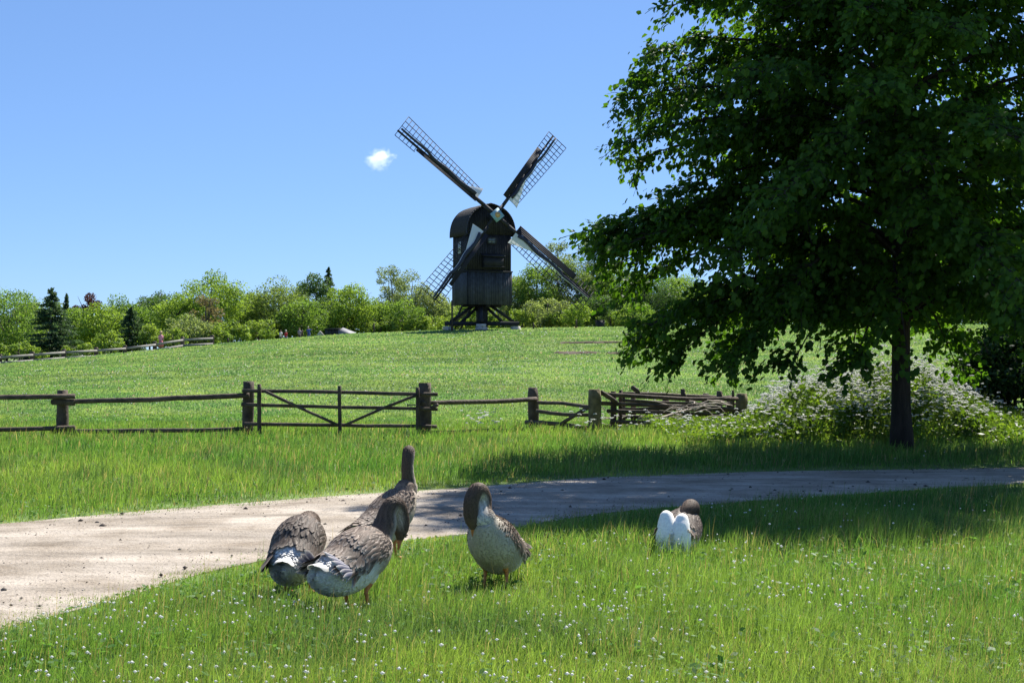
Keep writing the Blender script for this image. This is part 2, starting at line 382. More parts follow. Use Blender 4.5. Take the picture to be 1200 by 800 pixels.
# white clover / daisies
M_petal = mat('petal', (.82, .82, .78), rough=.7, transl=.45)
def flowers():
    X, Y, r = scatter(5.6, 27, 150, seed=31)
    ps = path_side(X, Y); up = np.interp(X, PU[:, 0], PU[:, 1])
    dens = np.clip(vnoise(X, Y, 1.3, 33)*1.6-.55, 0, 1)*np.clip(vnoise(X, Y, .3, 37)*3.4-1.5, .05, 1.6)
    rightish = np.clip((X-.2)/1.5, .15, 1)*np.where(Y < up, 1, .12)
    low = np.where((Y < 8.2) & (Y < up), .75, 0)*np.clip(vnoise(X, Y, .8, 35)*1.7-.5, 0, 1)
    k = (ps < -.3) & (r.uniform(0, 1, len(X)) < np.maximum(dens*rightish, low))
    X, Y = X[k], Y[k]
    N_ = len(X); nb = 10
    rad = r.uniform(.004, .0105, N_); z = grass_height(X, Y)*r.uniform(.75, 1.15, N_)+.01
    # small globe (octahedron-like, 6 verts)
    ico = np.array([(1, 0, 0), (-1, 0, 0), (0, 1, 0), (0, -1, 0), (0, 0, .8), (0, 0, -.8)], float)
    f = np.array([(0, 2, 4), (2, 1, 4), (1, 3, 4), (3, 0, 4), (2, 0, 5), (1, 2, 5), (3, 1, 5), (0, 3, 5)])
    V = ico[None]*rad[:, None, None]*r.uniform(.7, 1.3, (N_, 6, 1))+np.stack([X, Y, z], 1)[:, None]
    o = mesh_np('clover', V.reshape(-1, 3), (f[None]+np.arange(N_)[:, None, None]*6).reshape(-1, 3), M_petal)
    tag(o, 'small white clover heads sprinkled through the foreground grass', 'clover', kind='stuff')
    X, Y, r = scatter(29, 125, 150, seed=41, wide=.46)
    dens = np.clip(vnoise(X*.25, Y, 4, 43)*1.5-.35, .04, 1)*np.clip(1.15-(X-0)/40, .3, 1)
    k = r.uniform(0, 1, len(X)) < dens*.5
    X, Y = X[k], Y[k]; N_ = len(X); rad = Y*.00042*r.uniform(.5, 1.3, N_); z = terrain(X, Y)+grass_height(X, Y)+.02
    V = ico[None]*rad[:, None, None]+np.stack([X, Y, z], 1)[:, None]
    o = mesh_np('daisies', V.reshape(-1, 3), (f[None]+np.arange(N_)[:, None, None]*6).reshape(-1, 3), M_petal)
    tag(o, 'tiny white daisies scattered over the sloping field', 'daisies', kind='stuff')
flowers()

# bare soil scars on the slope
M_soil = mat('soil', (.075, .055, .038), rough=1, nscale=3, namt=.5, bump=.8, bscale=14)
def soil(x, y0, wpx, D, dd, label, seed):
    c = P(x, y0, D); r = np.random.default_rng(seed); W = wpx/F*D/2
    V = []; T = []; na = 40; nr = 5
    V.append((c.x, c.y, tz(c.x, c.y)+.07))
    for i in range(1, nr+1):
        for j in range(na):
            a = j*2*math.pi/na; q = i/nr*(1+.25*math.sin(3*a+seed)+.2*math.sin(7*a+2*seed)+r.uniform(-.1, .1))
            X = c.x+math.cos(a)*W*q; Y = c.y+math.sin(a)*dd*q
            V.append((X, Y, tz(X, Y)+(.06+r.uniform(0, .05)*(i < nr) if i < nr else -.05)))
    for j in range(na): T.append((0, 1+j, 1+(j+1) % na))
    Q = [(1+(i-1)*na+j, 1+i*na+j, 1+i*na+(j+1) % na, 1+(i-1)*na+(j+1) % na) for i in range(1, nr) for j in range(na)]
    o = mesh_np('bare_soil', V, [np.array(T), np.array(Q)], M_soil); tag(o, label, 'soil patch', kind='structure')
soil(674, 414, 50, Dfor(674, 414), 1.3, 'bare brown earth scar on the slope below the mill', 1)
soil(722, 415, 26, Dfor(722, 415), .6, 'small bare earth scar right of the larger one on the slope', 2)
soil(700, 402, 90, Dfor(700, 402), .7, 'long thin strip of bare earth across the upper slope', 3)
soil(770, 409, 60, Dfor(770, 408), .5, 'thin earth strip by the drooping leaves of the big tree', 4)

# ------------------------------------------------------------------ linden tree
M_bark = mat('bark', (.036, .028, .024), rough=.95, nscale=9, namt=.5, bump=1, bscale=22, stretch=(1, 1, .22), bdist=.04)
M_leaf = mat('linden_leaf', attr=True, rough=.55, transl=.5, spec=.18, tcol=(1.6, 1.7, .5))
def leaf_mesh(C, AX, NR, ln, wd, colr, r):
    """folded leaves: 6 verts, 4 tris. C stem point, AX axis, NR approx normal"""
    AX = unit(AX); SD = unit(np.cross(AX, NR)); NR = np.cross(SD, AX)
    ln = ln[:, None]; wd = wd[:, None]; cup = r.uniform(-.12, .3, (len(C), 1))
    p0 = C; p1 = C+AX*ln*.35+SD*wd*.5+NR*ln*cup*.6; p2 = C+AX*ln*.35-SD*wd*.5+NR*ln*cup*.6
    pm = C+AX*ln*.42; p3 = C+AX*ln*.78+SD*wd*.3+NR*ln*cup*.3; p4 = C+AX*ln*.78-SD*wd*.3+NR*ln*cup*.3; p5 = C+AX*ln-NR*ln*.12
    V = np.stack([p0, p1, p2, pm, p3, p4, p5], 1).reshape(-1, 3)
    f = np.array([(0, 1, 3), (0, 3, 2), (1, 4, 3), (3, 5, 2), (3, 4, 6), (3, 6, 5)])
    return V, (f[None]+np.arange(len(C))[:, None, None]*7).reshape(-1, 3), np.repeat(colr, 7, 0)

def linden(name, label, loc, height, env_h, env_r, rz, nb, leaf_l, seed, h_first=1.9, trunk_r=.155, dens=1.0, group=None, extra=()):
    r = np.random.default_rng(seed)
    t = thing(name, label, 'tree', loc, rz, group)
    mb = MB()
    zz = np.linspace(-.15, height*.93, 16)
    tx = np.cumsum(r.normal(0, .012, 16)); ty = np.cumsum(r.normal(0, .012, 16)); tx -= tx[0]; ty -= ty[0]
    rad = trunk_r*(1-.88*(zz/height).clip(0, 1))*(1+.35*np.exp(-(zz+.15)/.16))
    mb.tube(np.stack([tx, ty, zz], 1), rad, 14, wob=.05, seed=seed)
    mb.build('trunk', M_bark, t, smooth=True)
    tr = lambda z: np.array([np.interp(z, zz, tx), np.interp(z, zz, ty), z])
    br = MB(); LC = []; LA = []; LN = []
    for i in range(nb+len(extra)):
        q = min((i+.5)/nb, .999); h0 = h_first+(height*.9-h_first)*q**1.15
        az = i*2.39996+r.uniform(-.3, .3)
        rise = np.interp(q, [0, .12, .4, .8, 1], [-.15, .3, .8, 1.3, 1.2])*r.uniform(.7, 1.3)
        ht = h0+rise
        if q < .3: ht -= r.uniform(0, .55)
        Rr = np.interp(ht, env_h, env_r)*r.uniform(.74, 1.06)*(1+.10*math.sin(3*az+seed)+.06*math.sin(5*az+ht*2.2))
        Rr = min(Rr, np.interp(ht, env_h, env_r)*1.03)
        if r.uniform() < .3: Rr *= .72
        if i >= nb:
            az, h0, ht, Rr = extra[i-nb]; q = .15
        o = np.array([math.cos(az), math.sin(az), 0]); sd = np.array([-o[1], o[0], 0])
        p0 = tr(h0); L_ = Rr; ns = 14
        u = np.linspace(0, 1, ns)
        bulge = np.interp(q, [0, .3, 1], [.75, .5, .3])*r.uniform(.7, 1.2)
        z = h0+(ht-h0)*u+bulge*np.sin(np.pi*u**.9)-.35*u**4*(1-q)
        sw = r.normal(0, .18)*L_*.3
        pts = p0[None]*np.array([1, 1, 0])+o[None]*(L_*u)[:, None]+sd[None]*(sw*np.sin(u*2.6))[:, None]
        pts[:, 2] = z
        br.tube(pts, np.interp(u, [0, 1], [.045*(1-.5*q)*trunk_r/.155, .006]), 6, wob=.05, seed=i)
        # side branchlets
        k = int((L_*7.5+3)*dens)
        for j in range(k):
            uu = r.uniform(.14, 1.0)**.8; b0 = np.array([np.interp(uu, u, pts[:, c]) for c in range(3)])
            sgn = 1 if j % 2 else -1
            l2 = r.uniform(.35, 1.0)*(1.15-.55*uu)*min(1., L_/3+.4)
            if j == 0: uu = 1; sgn = 0; b0 = pts[-1]; l2 = .4
            d = o*r.uniform(.4, 1.0)+sd*sgn*r.uniform(.5, 1.1)+np.array([0, 0, r.normal(.10, .38)])
            d /= np.linalg.norm(d); droop = r.uniform(.25, .65)
            v = np.linspace(0, 1, 5)
            tp = b0+d[None]*(l2*v)[:, None]; tp[:, 2] -= droop*l2*v**2
            br.tube(tp, [.008, .006, .005, .004, .003], 4, cap=False)
            m = int(l2*30)+5
            vv = r.uniform(.1, 1.02, m)
            lp = np.stack([np.interp(vv, v, tp[:, c]) for c in range(3)], 1)+r.normal(0, .055, (m, 3))
            LC.append(lp)
            LA.append(d[None]*.7+r.normal(0, .45, (m, 3))+np.array([0, 0, -.75]))
            LN.append(r.normal(0, .5, (m, 3))+np.array([0, 0, .9])+o[None]*.5)
    br.build('branches', M_bark, t, smooth=True)
    C = np.vstack(LC); A = np.vstack(LA); Nn = np.vstack(LN)
    k = C[:, 2] > .95; C, A, Nn = C[k], A[k], Nn[k]
    N_ = len(C); ln = leaf_l*r.uniform(.6, 1.2, N_)
    base = np.array([.038, .095, .014]); b2 = np.array([.070, .135, .018])
    q = r.uniform(0, 1, (N_, 1)); colr = (base*(1-q)+b2*q)*r.uniform(.75, 1.2, (N_, 1))
    v, f, c = leaf_mesh(C, A, Nn, ln, ln*.86, colr, r)
    mesh_np('crown', v, f, M_leaf, t, c)
    print(name, 'leaves', N_)
    return t
tp = P(1057, 530, 21.5)
EH = [0, 1.0, 1.7, 2.5, 3.1, 3.6, 4.0, 4.8, 5.6, 6.8, 8.2, 9.6, 11.0, 12.5, 13.5]
ER = [1.0, 2.2, 3.5, 4.1, 4.2, 4.3, 4.1, 3.95, 3.9, 3.6, 3.6, 3.3, 2.5, 1.2, .3]
XT = [(a_+math.pi, h_-d_, h_, r_) for a_, h_, r_, d_ in ((0, 3.55, 4.75, .9), (.06, 3.45, 4.5, 1.0), (-.08, 3.1, 4.4, .7), (.12, 3.25, 4.6, .8), (0, 5.6, 4.15, 1.4), (.1, 4.9, 4.2, 1.2), (-.12, 4.75, 4.15, 1.2), (.0, 6.35, 3.75, 1.5), (.15, 6.9, 3.6, 1.6), (0, 1.95, 3.95, -.2), (.1, 1.65, 3.5, -.3), (-.15, 1.75, 3.7, -.3), (.2, 2.2, 3.9, 0), (.5, 1.55, 2.2, -.4), (.9, 1.5, 1.8, -.4), (.35, 1.6, 2.9, -.35))]+[(az_, h_-1.6, h_, r_) for az_, h_, r_ in ((0, 9.6, 3.3), (-.3, 10.2, 3.3), (-.6, 10.0, 3.4), (.3, 10.4, 3.2), (-.9, 10.6, 3.2), (0, 11.2, 3.2), (-.4, 11.6, 3.0), (.3, 11.8, 2.9), (-.8, 11.6, 2.9), (-.1, 12.4, 2.6), (-.6, 12.6, 2.4), (.4, 12.6, 2.2), (-1.2, 10.2, 3.0), (-1.2, 11.6, 2.6))]  # second list: unseen upper-right boughs, added to stretch the tree's shadow towards the camera
linden('linden_tree', 'big dark leafy tree with drooping branches beside the path', (tp.x, 21.5, 0), 13.4, EH, ER, 0, 160, .106, 5, dens=1.8, extra=XT)
# a second tree further back, mostly outside the frame on the right
linden('broadleaf_tree', 'leafy tree standing behind the big tree at the right edge', (13.6, 33, 0), 9.5, [0, 1, 3, 5, 8, 10], [2.5, 3.2, 4.3, 4, 2.2, .4], 1, 60, .16, 9, h_first=1.2, dens=.9)

# ------------------------------------------------------------------ flowering bank (cow parsley and nettles) and shrubs
M_herb = mat('herb_leaf', attr=True, rough=.5, transl=.45, spec=.3, tcol=(1.3, 1.3, .5))
M_umbel = mat('umbel', (.86, .86, .82), rough=.7, transl=.5)
def leaf_cloud(C, r, size, colr, up=.5, outward=None, asp=.5):
    N_ = len(C)
    A = r.normal(0, 1, (N_, 3)); Nn = r.normal(0, 1, (N_, 3))+np.array([0, 0, up*2])
    if outward is not None: Nn = Nn+outward*1.3
    A = unit(A); S = unit(np.cross(A, Nn)); sz = (size*r.uniform(.6, 1.4, N_))[:, None] if np.ndim(size) == 0 else (size*r.uniform(.6, 1.4, N_))[:, None]
    V = np.stack([C-A*sz*.5, C+S*sz*asp*.5, C+A*sz*.5, C-S*sz*asp*.5], 1).reshape(-1, 3)
    return V, np.arange(N_*4).reshape(-1, 4), np.repeat(colr, 4, 0)
def bank_h(X, Y):
    """height of the herb bank"""
    px = 600+X/Y*F
    top = np.interp(px, [865, 895, 940, 1000, 1060, 1100, 1140, 1175, 1215, 1260], [.28, .62, 1.0, 1.18, 1.25, 1.05, .8, .48, .3, .2])
    front = np.clip((Y-22.6)/3.0, 0, 1)**.7; back = np.clip((30.5-Y)/1.5, 0, 1)
    return top*front*back*(.82+.3*vnoise(X, Y, .9, 51))
def bank():
    r = np.random.default_rng(55)
    X = r.uniform(2.6, 12, 60000); Y = r.uniform(22.7, 29.5, 60000); H = bank_h(X, Y); k = H > .1; X, Y, H = X[k], Y[k], H[k]
    z = H*r.uniform(0, 1, len(X))**.55*.95
    C = np.stack([X, Y, z], 1)
    q = r.uniform(0, 1, (len(X), 1)); cc = (np.array([.09, .18, .028])*(1-q)+np.array([.19, .27, .045])*q)*(.7+.6*vnoise(X, Y, .5, 57))[:, None]
    v, f, c = leaf_cloud(C, r, .065, cc, .3, asp=.45)
    # broad nettle leaves in clumps
    n2 = 9000; cx = r.uniform(3.6, 9.5, 60); cy = r.uniform(23.2, 27, 60); i = r.integers(0, 60, n2)
    X = cx[i]+r.normal(0, .17, n2); Y = cy[i]+r.normal(0, .17, n2); H = bank_h(X, Y)*1.02
    C = np.stack([X, Y, H*r.uniform(.3, 1, n2)], 1); cc = np.array([.085, .15, .02])*r.uniform(.6, 1.3, (n2, 1))
    v2, f2, c2 = leaf_cloud(C, r, .10, cc, .8, asp=.6)
    # stems
    n3 = 11000; X = r.uniform(2.6, 11.5, n3); Y = r.uniform(23, 29, n3); H = bank_h(X, Y); k = H > .15; X, Y, H = X[k], Y[k], H[k]
    hs = H*r.uniform(.86, 1.12, len(X))*np.where(r.uniform(0, 1, len(X)) < .12, 1.28, 1)
    v3, f3, c3 = blades(X, Y, np.zeros(len(X)), hs, np.full(len(X), .009), r, .06, np.tile([.13, .19, .06], (len(X), 1)))
    v3 = v3.copy()
    o = mesh_np('undergrowth', np.vstack([v, v2, v3]), [np.vstack([f, f2+len(v)]), f3+len(v)+len(v2)], M_herb, colr=np.vstack([c, c2, c3]))
    tag(o, 'bright green nettles and leafy stems forming a bank behind the big trunk', 'undergrowth', kind='stuff')
    # umbels
    tips = v3.reshape(-1, 5, 3)[:, 4]
    dens = np.clip(vnoise(tips[:, 0], tips[:, 1], .9, 61)*1.6-.05, .2, 1)*np.interp(600+tips[:, 0]/tips[:, 1]*F, [850, 900, 1000, 1150, 1200], [.6, 1, .95, .7, .25])
    dens = dens*np.clip((tips[:, 2]-.30)/.55, .05, 1)
    tips = tips[r.uniform(0, 1, len(tips)) < dens*1.15]
    # sparse outliers left of the bank along the pen
    n4 = 70; ox = r.uniform(1.0, 4.5, n4); oy = r.uniform(24.5, 27.5, n4); tips = np.vstack([tips, np.stack([ox, oy, r.uniform(.15, .45, n4)], 1)])
    n5 = 26; ox = r.normal(-.55, .22, n5)*1.; oy = r.normal(26.6, .25, n5); tips = np.vstack([tips, np.stack([ox, oy, r.uniform(.18, .42, n5)], 1)])
    N_ = len(tips); nu = 11; a = r.uniform(0, 6.28, (N_, nu)); d = np.sqrt(r.uniform(0, 1, (N_, nu)))*r.uniform(.02, .045, (N_, 1))
    C = np.stack([tips[:, 0:1]+np.cos(a)*d, tips[:, 1:2]+np.sin(a)*d, tips[:, 2:3]-d*.35+r.uniform(0, .01, (N_, nu))], -1).reshape(-1, 3)
    M_ = len(C); s = r.uniform(.010, .020, M_)
    ico = np.array([(1, 0, 0), (-1, 0, 0), (0, 1, 0), (0, -1, 0), (0, 0, .5), (0, 0, -.5)], float)
    f = np.array([(0, 2, 4), (2, 1, 4), (1, 3, 4), (3, 0, 4), (2, 0, 5), (1, 2, 5), (3, 1, 5), (0, 3, 5)])
    V = ico[None]*s[:, None, None]+C[:, None]
    o = mesh_np('cow_parsley', V.reshape(-1, 3), (f[None]+np.arange(M_)[:, None, None]*6).reshape(-1, 3), M_umbel)
    tag(o, 'frothy white cow parsley flower heads over the green bank by the tree', 'cow parsley', kind='stuff')
bank()

FLEAF = {}
def crown_mesh(r, w, h, z0, n_clump, n_leaf, ls, c1, c2, shape='round', depth=None):
    """clumps of small leaf faces through an uneven crown; returns V,F,C (local coords)"""
    depth = depth or w
    cl = []
    while len(cl) < n_clump:
        p = r.normal(0, 1, 3); p /= np.linalg.norm(p); p *= r.uniform(.35, 1)**.5
        if shape == 'dome': p[2] = abs(p[2])*1.5-.5
        cl.append(p)
    cl = np.array(cl); zc = z0+h*.5
    ctr = cl*np.array([w*.8, depth*.8, h*.5*.86])+np.array([0, 0, zc])
    rad = r.uniform(.16, .36, n_clump)*min(w, h*.6)*1.1
    i = r.choice(n_clump, n_leaf, p=rad**2/np.sum(rad**2))
    d = unit(r.normal(0, 1, (n_leaf, 3))); C = ctr[i]+d*(rad[i]*r.uniform(.45, 1.08, n_leaf)**.7)[:, None]*np.array([1, 1, .75])
    tone = r.uniform(0, 1, n_clump)[i][:, None]*.7+r.uniform(0, .3, (n_leaf, 1))
    cc = np.array(c1)*(1-tone)+np.array(c2)*tone
    cc = cc*r.uniform(.75, 1.25, (n_leaf, 1))
    k = C[:, 2] > .1; C, d, cc = C[k], d[k], cc[k]
    return leaf_cloud(C, r, ls, cc, .3, outward=d, asp=.75)
M_far = mat('far_leaf', attr=True, rough=.6, transl=.48, spec=.2, tcol=(1.35, 1.3, .6))
M_fartrunk = mat('far_bark', (.10, .085, .07), rough=.95, nscale=2, namt=.4)
def far_tree(x, ytop, hw, D, kind, label, seed, name=None, group=None):
    r = np.random.default_rng(seed+1000)
    X = (x-600)/F*D; zb = tz(X, D); zt = CAMZ+(410-ytop)/F*D; h = max(zt-zb, 1.2); w = hw/F*D
    cols = dict(green=((.075, .145, .03), (.15, .235, .05)), yellow=((.10, .17, .03), (.20, .29, .055)), dark=((.035, .075, .028), (.08, .14, .045)),
                pale=((.11, .155, .07), (.20, .25, .11)), olive=((.085, .135, .04), (.16, .22, .065)), copper=((.04, .018, .025), (.08, .03, .035)), brown=((.10, .085, .06), (.14, .12, .075)),
                spruce=((.03, .062, .035), (.06, .105, .055)), birch=((.10, .14, .07), (.18, .23, .11)), bush=((.10, .17, .035), (.19, .26, .055)))
    c1, c2 = [tuple(q_*(1.28 if kind != 'spruce' else 1.35) for q_ in c_) for c_ in cols[kind]]
    nm = name or {'spruce': 'spruce_tree', 'birch': 'birch_tree', 'copper': 'copper_beech', 'bush': 'bush'}.get(kind, 'broadleaf_tree')
    t = thing(nm, label, 'bush' if nm == 'bush' else 'tree', (X, D, zb-.1), 0, group or ('bushes at the edge of the field' if nm == 'bush' else 'trees beyond the field'))
    mb = MB(); tr = .05*math.sqrt(h)*.8+.03
    mb.tube([(0, 0, -.2), (r.normal(0, .1), 0, h*.35), (r.normal(0, .2), 0, h*.65), (0, 0, h*.93)], [tr, tr*.8, tr*.5, tr*.12], 7)
    if kind != 'spruce':
        for k in range(7 if kind != 'bush' else 4):
            a = r.uniform(0, 6.28); z0 = h*r.uniform(.2, .6); L_ = w*r.uniform(.5, .95)
            mb.tube([(0, 0, z0), (math.cos(a)*L_*.5, math.sin(a)*L_*.5, z0+h*.14), (math.cos(a)*L_, math.sin(a)*L_, z0+h*.3)], [tr*.45, tr*.3, tr*.1], 5)
    if kind == 'spruce':
        Cs = []; nb = int(h*26)
        for k in range(nb):
            q = (k+.5)/nb; z = h*(.04+.93*q); L_ = w*1.05*(1-q)**.8*r.uniform(.7, 1.12)+.08; a = r.uniform(0, 6.28)
            m = int(12+60*L_); u = r.uniform(.05, 1, m)**.8
            rr = L_*u; zz = z-.22*L_*u+.12*L_*u**2
            Cs.append(np.stack([math.cos(a)*rr+r.normal(0, .09, m)*(.3+rr), math.sin(a)*rr+r.normal(0, .09, m)*(.3+rr), zz+r.normal(0, .05, m)], 1))
            mb.tube([(0, 0, z), (math.cos(a)*L_, math.sin(a)*L_, z-.1*L_)], [.02, .006], 4, cap=False)
        C = np.vstack(Cs); tone = r.uniform(0, 1, (len(C), 1))
        v, f, c = leaf_cloud(C, r, .2, np.array(c1)*(1-tone)+np.array(c2)*tone, .6, asp=.45)
    else:
        z0 = 0; w *= 1.18; area = w*2*h
        ncl = int(18+area*1.2); nl = int(area*300)
        ls = .17
        if kind == 'birch': nl = int(nl*.85); ls = .15
        if kind == 'brown': nl = int(nl*.4)
        v, f, c = crown_mesh(r, w, h*(1.12 if kind == 'birch' else 1.04), z0, ncl, nl, ls, c1, c2, 'dome' if kind == 'bush' else 'round')
    mb.build('trunk', M_fartrunk, t)
    mesh_np('crown', v, f, M_far, t, c)
FT = [
 (34, 348, 26, 136, 'pale', 'pale green tree between the large left tree and the broad spruce'),
 (92, 356, 24, 133, 'green', 'round green tree filling the gap between spruce and purple-leaved tree'),
 (8, 336, 46, 128, 'green', 'large fresh green tree at the far left edge of the picture'),
 (60, 334, 40, 121, 'spruce', 'broad dark blue-green spruce near the left edge, behind the far fence'),
 (78, 341, 10, 140, 'spruce', 'slim spruce tip poking up behind the broad dark spruce'),
 (103, 336, 17, 139, 'copper', 'small dark purple-leaved tree among green trees at the left'),
 (122, 353, 30, 131, 'yellow', 'yellow-green tree just right of the dark spruce'),
 (154, 357, 28, 124, 'spruce', 'smaller dark conifer left of the person in pink'),
 (150, 345, 32, 141, 'green', 'fresh green round tree behind the smaller dark conifer'),
 (188, 334, 28, 148, 'dark', 'darker green treetop left of the tall domed tree'),
 (206, 340, 26, 138, 'yellow', 'yellowish tree between the dark treetop and the domed tree'),
 (222, 366, 30, 126, 'pale', 'low pale green tree right behind the person in pink'),
 (248, 318, 40, 142, 'yellow', 'tall domed yellow-green tree, highest in the left tree line'),
 (243, 343, 18, 133, 'brown', 'thin greyish brown half-bare tree in front of the domed tree'),
 (290, 336, 24, 148, 'green', 'green tree in the dip right of the domed tree'),
 (322, 329, 36, 146, 'olive', 'wide olive green tree behind the group of walkers'),
 (354, 346, 26, 143, 'green', 'rounded green tree right behind the walkers'),
 (366, 321, 26, 154, 'dark', 'dark green tree left of the sparse tall conifer'),
 (385, 310, 18, 158, 'spruce', 'tall sparse conifer with spiky top above the dark shelter'),
 (409, 333, 31, 148, 'yellow', 'yellow-green round tree above the dark low shelter'),
 (437, 350, 22, 152, 'green', 'small green tree in the gap left of the pale wispy trees'),
 (457, 313, 19, 160, 'birch', 'wispy pale tree with open top left of the mill'),
 (484, 322, 24, 156, 'birch', 'second wispy pale tree, close to the lower left sail'),
 (470, 349, 27, 149, 'green', 'dense green tree under the wispy pale trees'),
 (508, 336, 24, 157, 'pale', 'pale green tree behind the lower left sail lattice'),
 (536, 347, 24, 160, 'green', 'green tree partly hidden by the left side of the mill'),
 (566, 350, 30, 163, 'olive', 'olive tree hidden behind the mill body'),
 (606, 318, 24, 160, 'pale', 'pale green tree just right of the mill body'),
 (653, 284, 20, 162, 'birch', 'tall airy tree with feathery top right of the mill'),
 (628, 308, 26, 158, 'green', 'green tree behind the lower right sail lattice'),
 (676, 306, 30, 159, 'olive', 'olive tree by the tip of the lower right sail'),
 (702, 262, 26, 164, 'birch', 'tallest airy tree, against the sky left of the drooping leaves'),
 (726, 308, 32, 160, 'green', 'green tree beside the big tree outline, left of its low branches'),
 (676, 350, 17, 146, 'yellow', 'small bright yellow-green tree below the lower right sail tip'),
 (641, 346, 28, 150, 'pale', 'pale grey-green low tree right of the mill trestle'),
 (702, 344, 26, 151, 'dark', 'dark low tree above the small dark box'),
 (756, 318, 34, 157, 'dark', 'dark green tree seen through the left twigs of the big tree'),
 (742, 352, 26, 148, 'green', 'low green tree at the crest left of the hanging twigs'),
 (800, 322, 36, 160, 'green', 'green tree far behind the hanging twigs of the big tree'),
 (850, 328, 36, 158, 'yellow', 'yellowish tree far behind the left half of the big crown'),
 (905, 325, 38, 162, 'green', 'green tree far behind the middle of the big crown'),
 (965, 322, 40, 160, 'pale', 'pale tree far behind the big crown, left of its trunk'),
 (1030, 320, 40, 161, 'green', 'green tree far behind the trunk of the big tree'),
 (1095, 322, 40, 158, 'yellow', 'yellowish tree far behind, right of the big trunk'),
 (1160, 318, 42, 160, 'green', 'green tree far behind near the right edge'),
]
for i, a in enumerate(FT): far_tree(*a, seed=i)
FB = [
 (232, 376, 26, 128, 'bright green bush two steps right of the person in pink'),
 (203, 383, 18, 121, 'small bush immediately right of the person in pink'),
 (256, 381, 18, 126, 'small bush behind the last post of the far fence'),
 (24, 398, 36, 110, 'low yellow-green bush at the left end of the far fence'),
 (96, 400, 24, 116, 'low bush behind the second bay of the far fence'),
 (130, 388, 22, 119, 'rounded bush between the two dark conifers'),
 (176, 380, 20, 123, 'green bush left of the person in pink'),
 (272, 374, 26, 130, 'bright bush at the right end of the far fence'),
 (304, 372, 22, 136, 'bush left of the group of walkers'),
 (340, 370, 24, 146, 'leafy bush directly behind the walkers'),
 (372, 372, 22, 147, 'bush between the walkers and the dark shelter'),
 (414, 366, 30, 150, 'bright bush behind the dark shelter'),
 (446, 370, 24, 147, 'bush right of the dark shelter'),
 (495, 366, 28, 149, 'bush left of the mill trestle'),
 (530, 368, 24, 152, 'bush behind the left foot of the mill'),
 (575, 368, 26, 153, 'bush seen between the legs of the mill'),
 (612, 362, 22, 150, 'bush right behind the right foot of the mill'),
 (655, 362, 22, 149, 'bush between the mill and the small bright tree'),
 (716, 364, 24, 149, 'bush right of the small dark box'),
 (752, 366, 24, 150, 'bush at the crest by the lowest hanging leaves'),
]
for i, (x, y, hw, D, lb) in enumerate(FB): far_tree(x, y, hw, D, 'bush', lb, 200+i)
# far-off wood behind, one mass
def woodland():
    r = np.random.default_rng(99); Vs, Fs, Cs = [], [], []; n0 = 0
    for k in range(90):
        x = -420+k*22+r.uniform(-8, 8); D = r.uniform(172, 190); X = (x-600)/F*D; zb = tz(X, D)
        h = CAMZ+(410-np.interp(x, [-400, 0, 250, 450, 600, 900, 1600], [350, 358, 345, 352, 345, 335, 335])-r.uniform(-4, 6))/F*D-zb
        v, f, c = crown_mesh(r, 3.4, h, 0, 20, 2300, .30, (.07, .125, .04), (.15, .21, .07))
        v = v+np.array([X, D, zb]); Vs.append(v); Fs.append(f+n0); Cs.append(c); n0 += len(v)
    o = mesh_np('woodland', np.vstack(Vs), np.vstack(Fs), M_far, colr=np.vstack(Cs)); tag(o, 'mass of green woodland closing the view behind the tree line', 'woodland', kind='stuff')
woodland()
# shrub at right edge
def shrub(x, D, wpx, ytop, label, seed, c1, c2):
    r = np.random.default_rng(seed); X = (x-600)/F*D; h = CAMZ+(410-ytop)/F*D; w = wpx/F*D
    t = thing('shrub', label, 'shrub', (X, D, 0)); mb = MB()
    for k in range(14):
        a = r.uniform(0, 6.28); L_ = w*r.uniform(.4, .9)
        mb.tube([(math.cos(a)*.1, math.sin(a)*.1, -.05), (math.cos(a)*L_*.5, math.sin(a)*L_*.5, h*.45), (math.cos(a)*L_, math.sin(a)*L_, h*r.uniform(.6, .9))], [.025, .018, .006], 5, cap=False)
    mb.build('stems', M_bark, t)
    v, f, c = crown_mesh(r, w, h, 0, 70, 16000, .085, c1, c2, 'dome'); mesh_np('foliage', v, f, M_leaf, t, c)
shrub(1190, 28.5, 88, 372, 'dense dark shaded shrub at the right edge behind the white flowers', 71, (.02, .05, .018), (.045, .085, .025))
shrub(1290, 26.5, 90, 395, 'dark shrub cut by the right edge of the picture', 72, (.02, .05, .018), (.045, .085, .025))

# ------------------------------------------------------------------ fences
M_wood = mat('weathered_wood', (.078, .058, .042), rough=.85, nscale=5, namt=.5, bump=.8, bscale=16, stretch=(1, 1, 1), bdist=.02)
M_woody = mat('mossy_wood', (.13, .105, .055), rough=.9, nscale=7, namt=.55, bump=.8, bscale=18)
M_dead = mat('dead_branch', (.34, .29, .24), rough=.9, nscale=9, namt=.35)
M_farwood = mat('grey_rail', (.24, .225, .205), rough=.8, nscale=3, namt=.25)
def log(mb, a, b, r0, r1=None, seed=0, n=9, bow=.012):
    a = np.array(a); b = np.array(b); r1 = r1 or r0; rr = np.random.default_rng(seed)
    L_ = np.linalg.norm(b-a); u = np.linspace(0, 1, 9)
    pts = a+(b-a)*u[:, None]+np.cumsum(rr.normal(0, bow*.35, (9, 3)), 0)*np.sin(np.pi*u)[:, None]
    mb.tube(pts, r0+(r1-r0)*u, n, wob=.14, seed=seed)
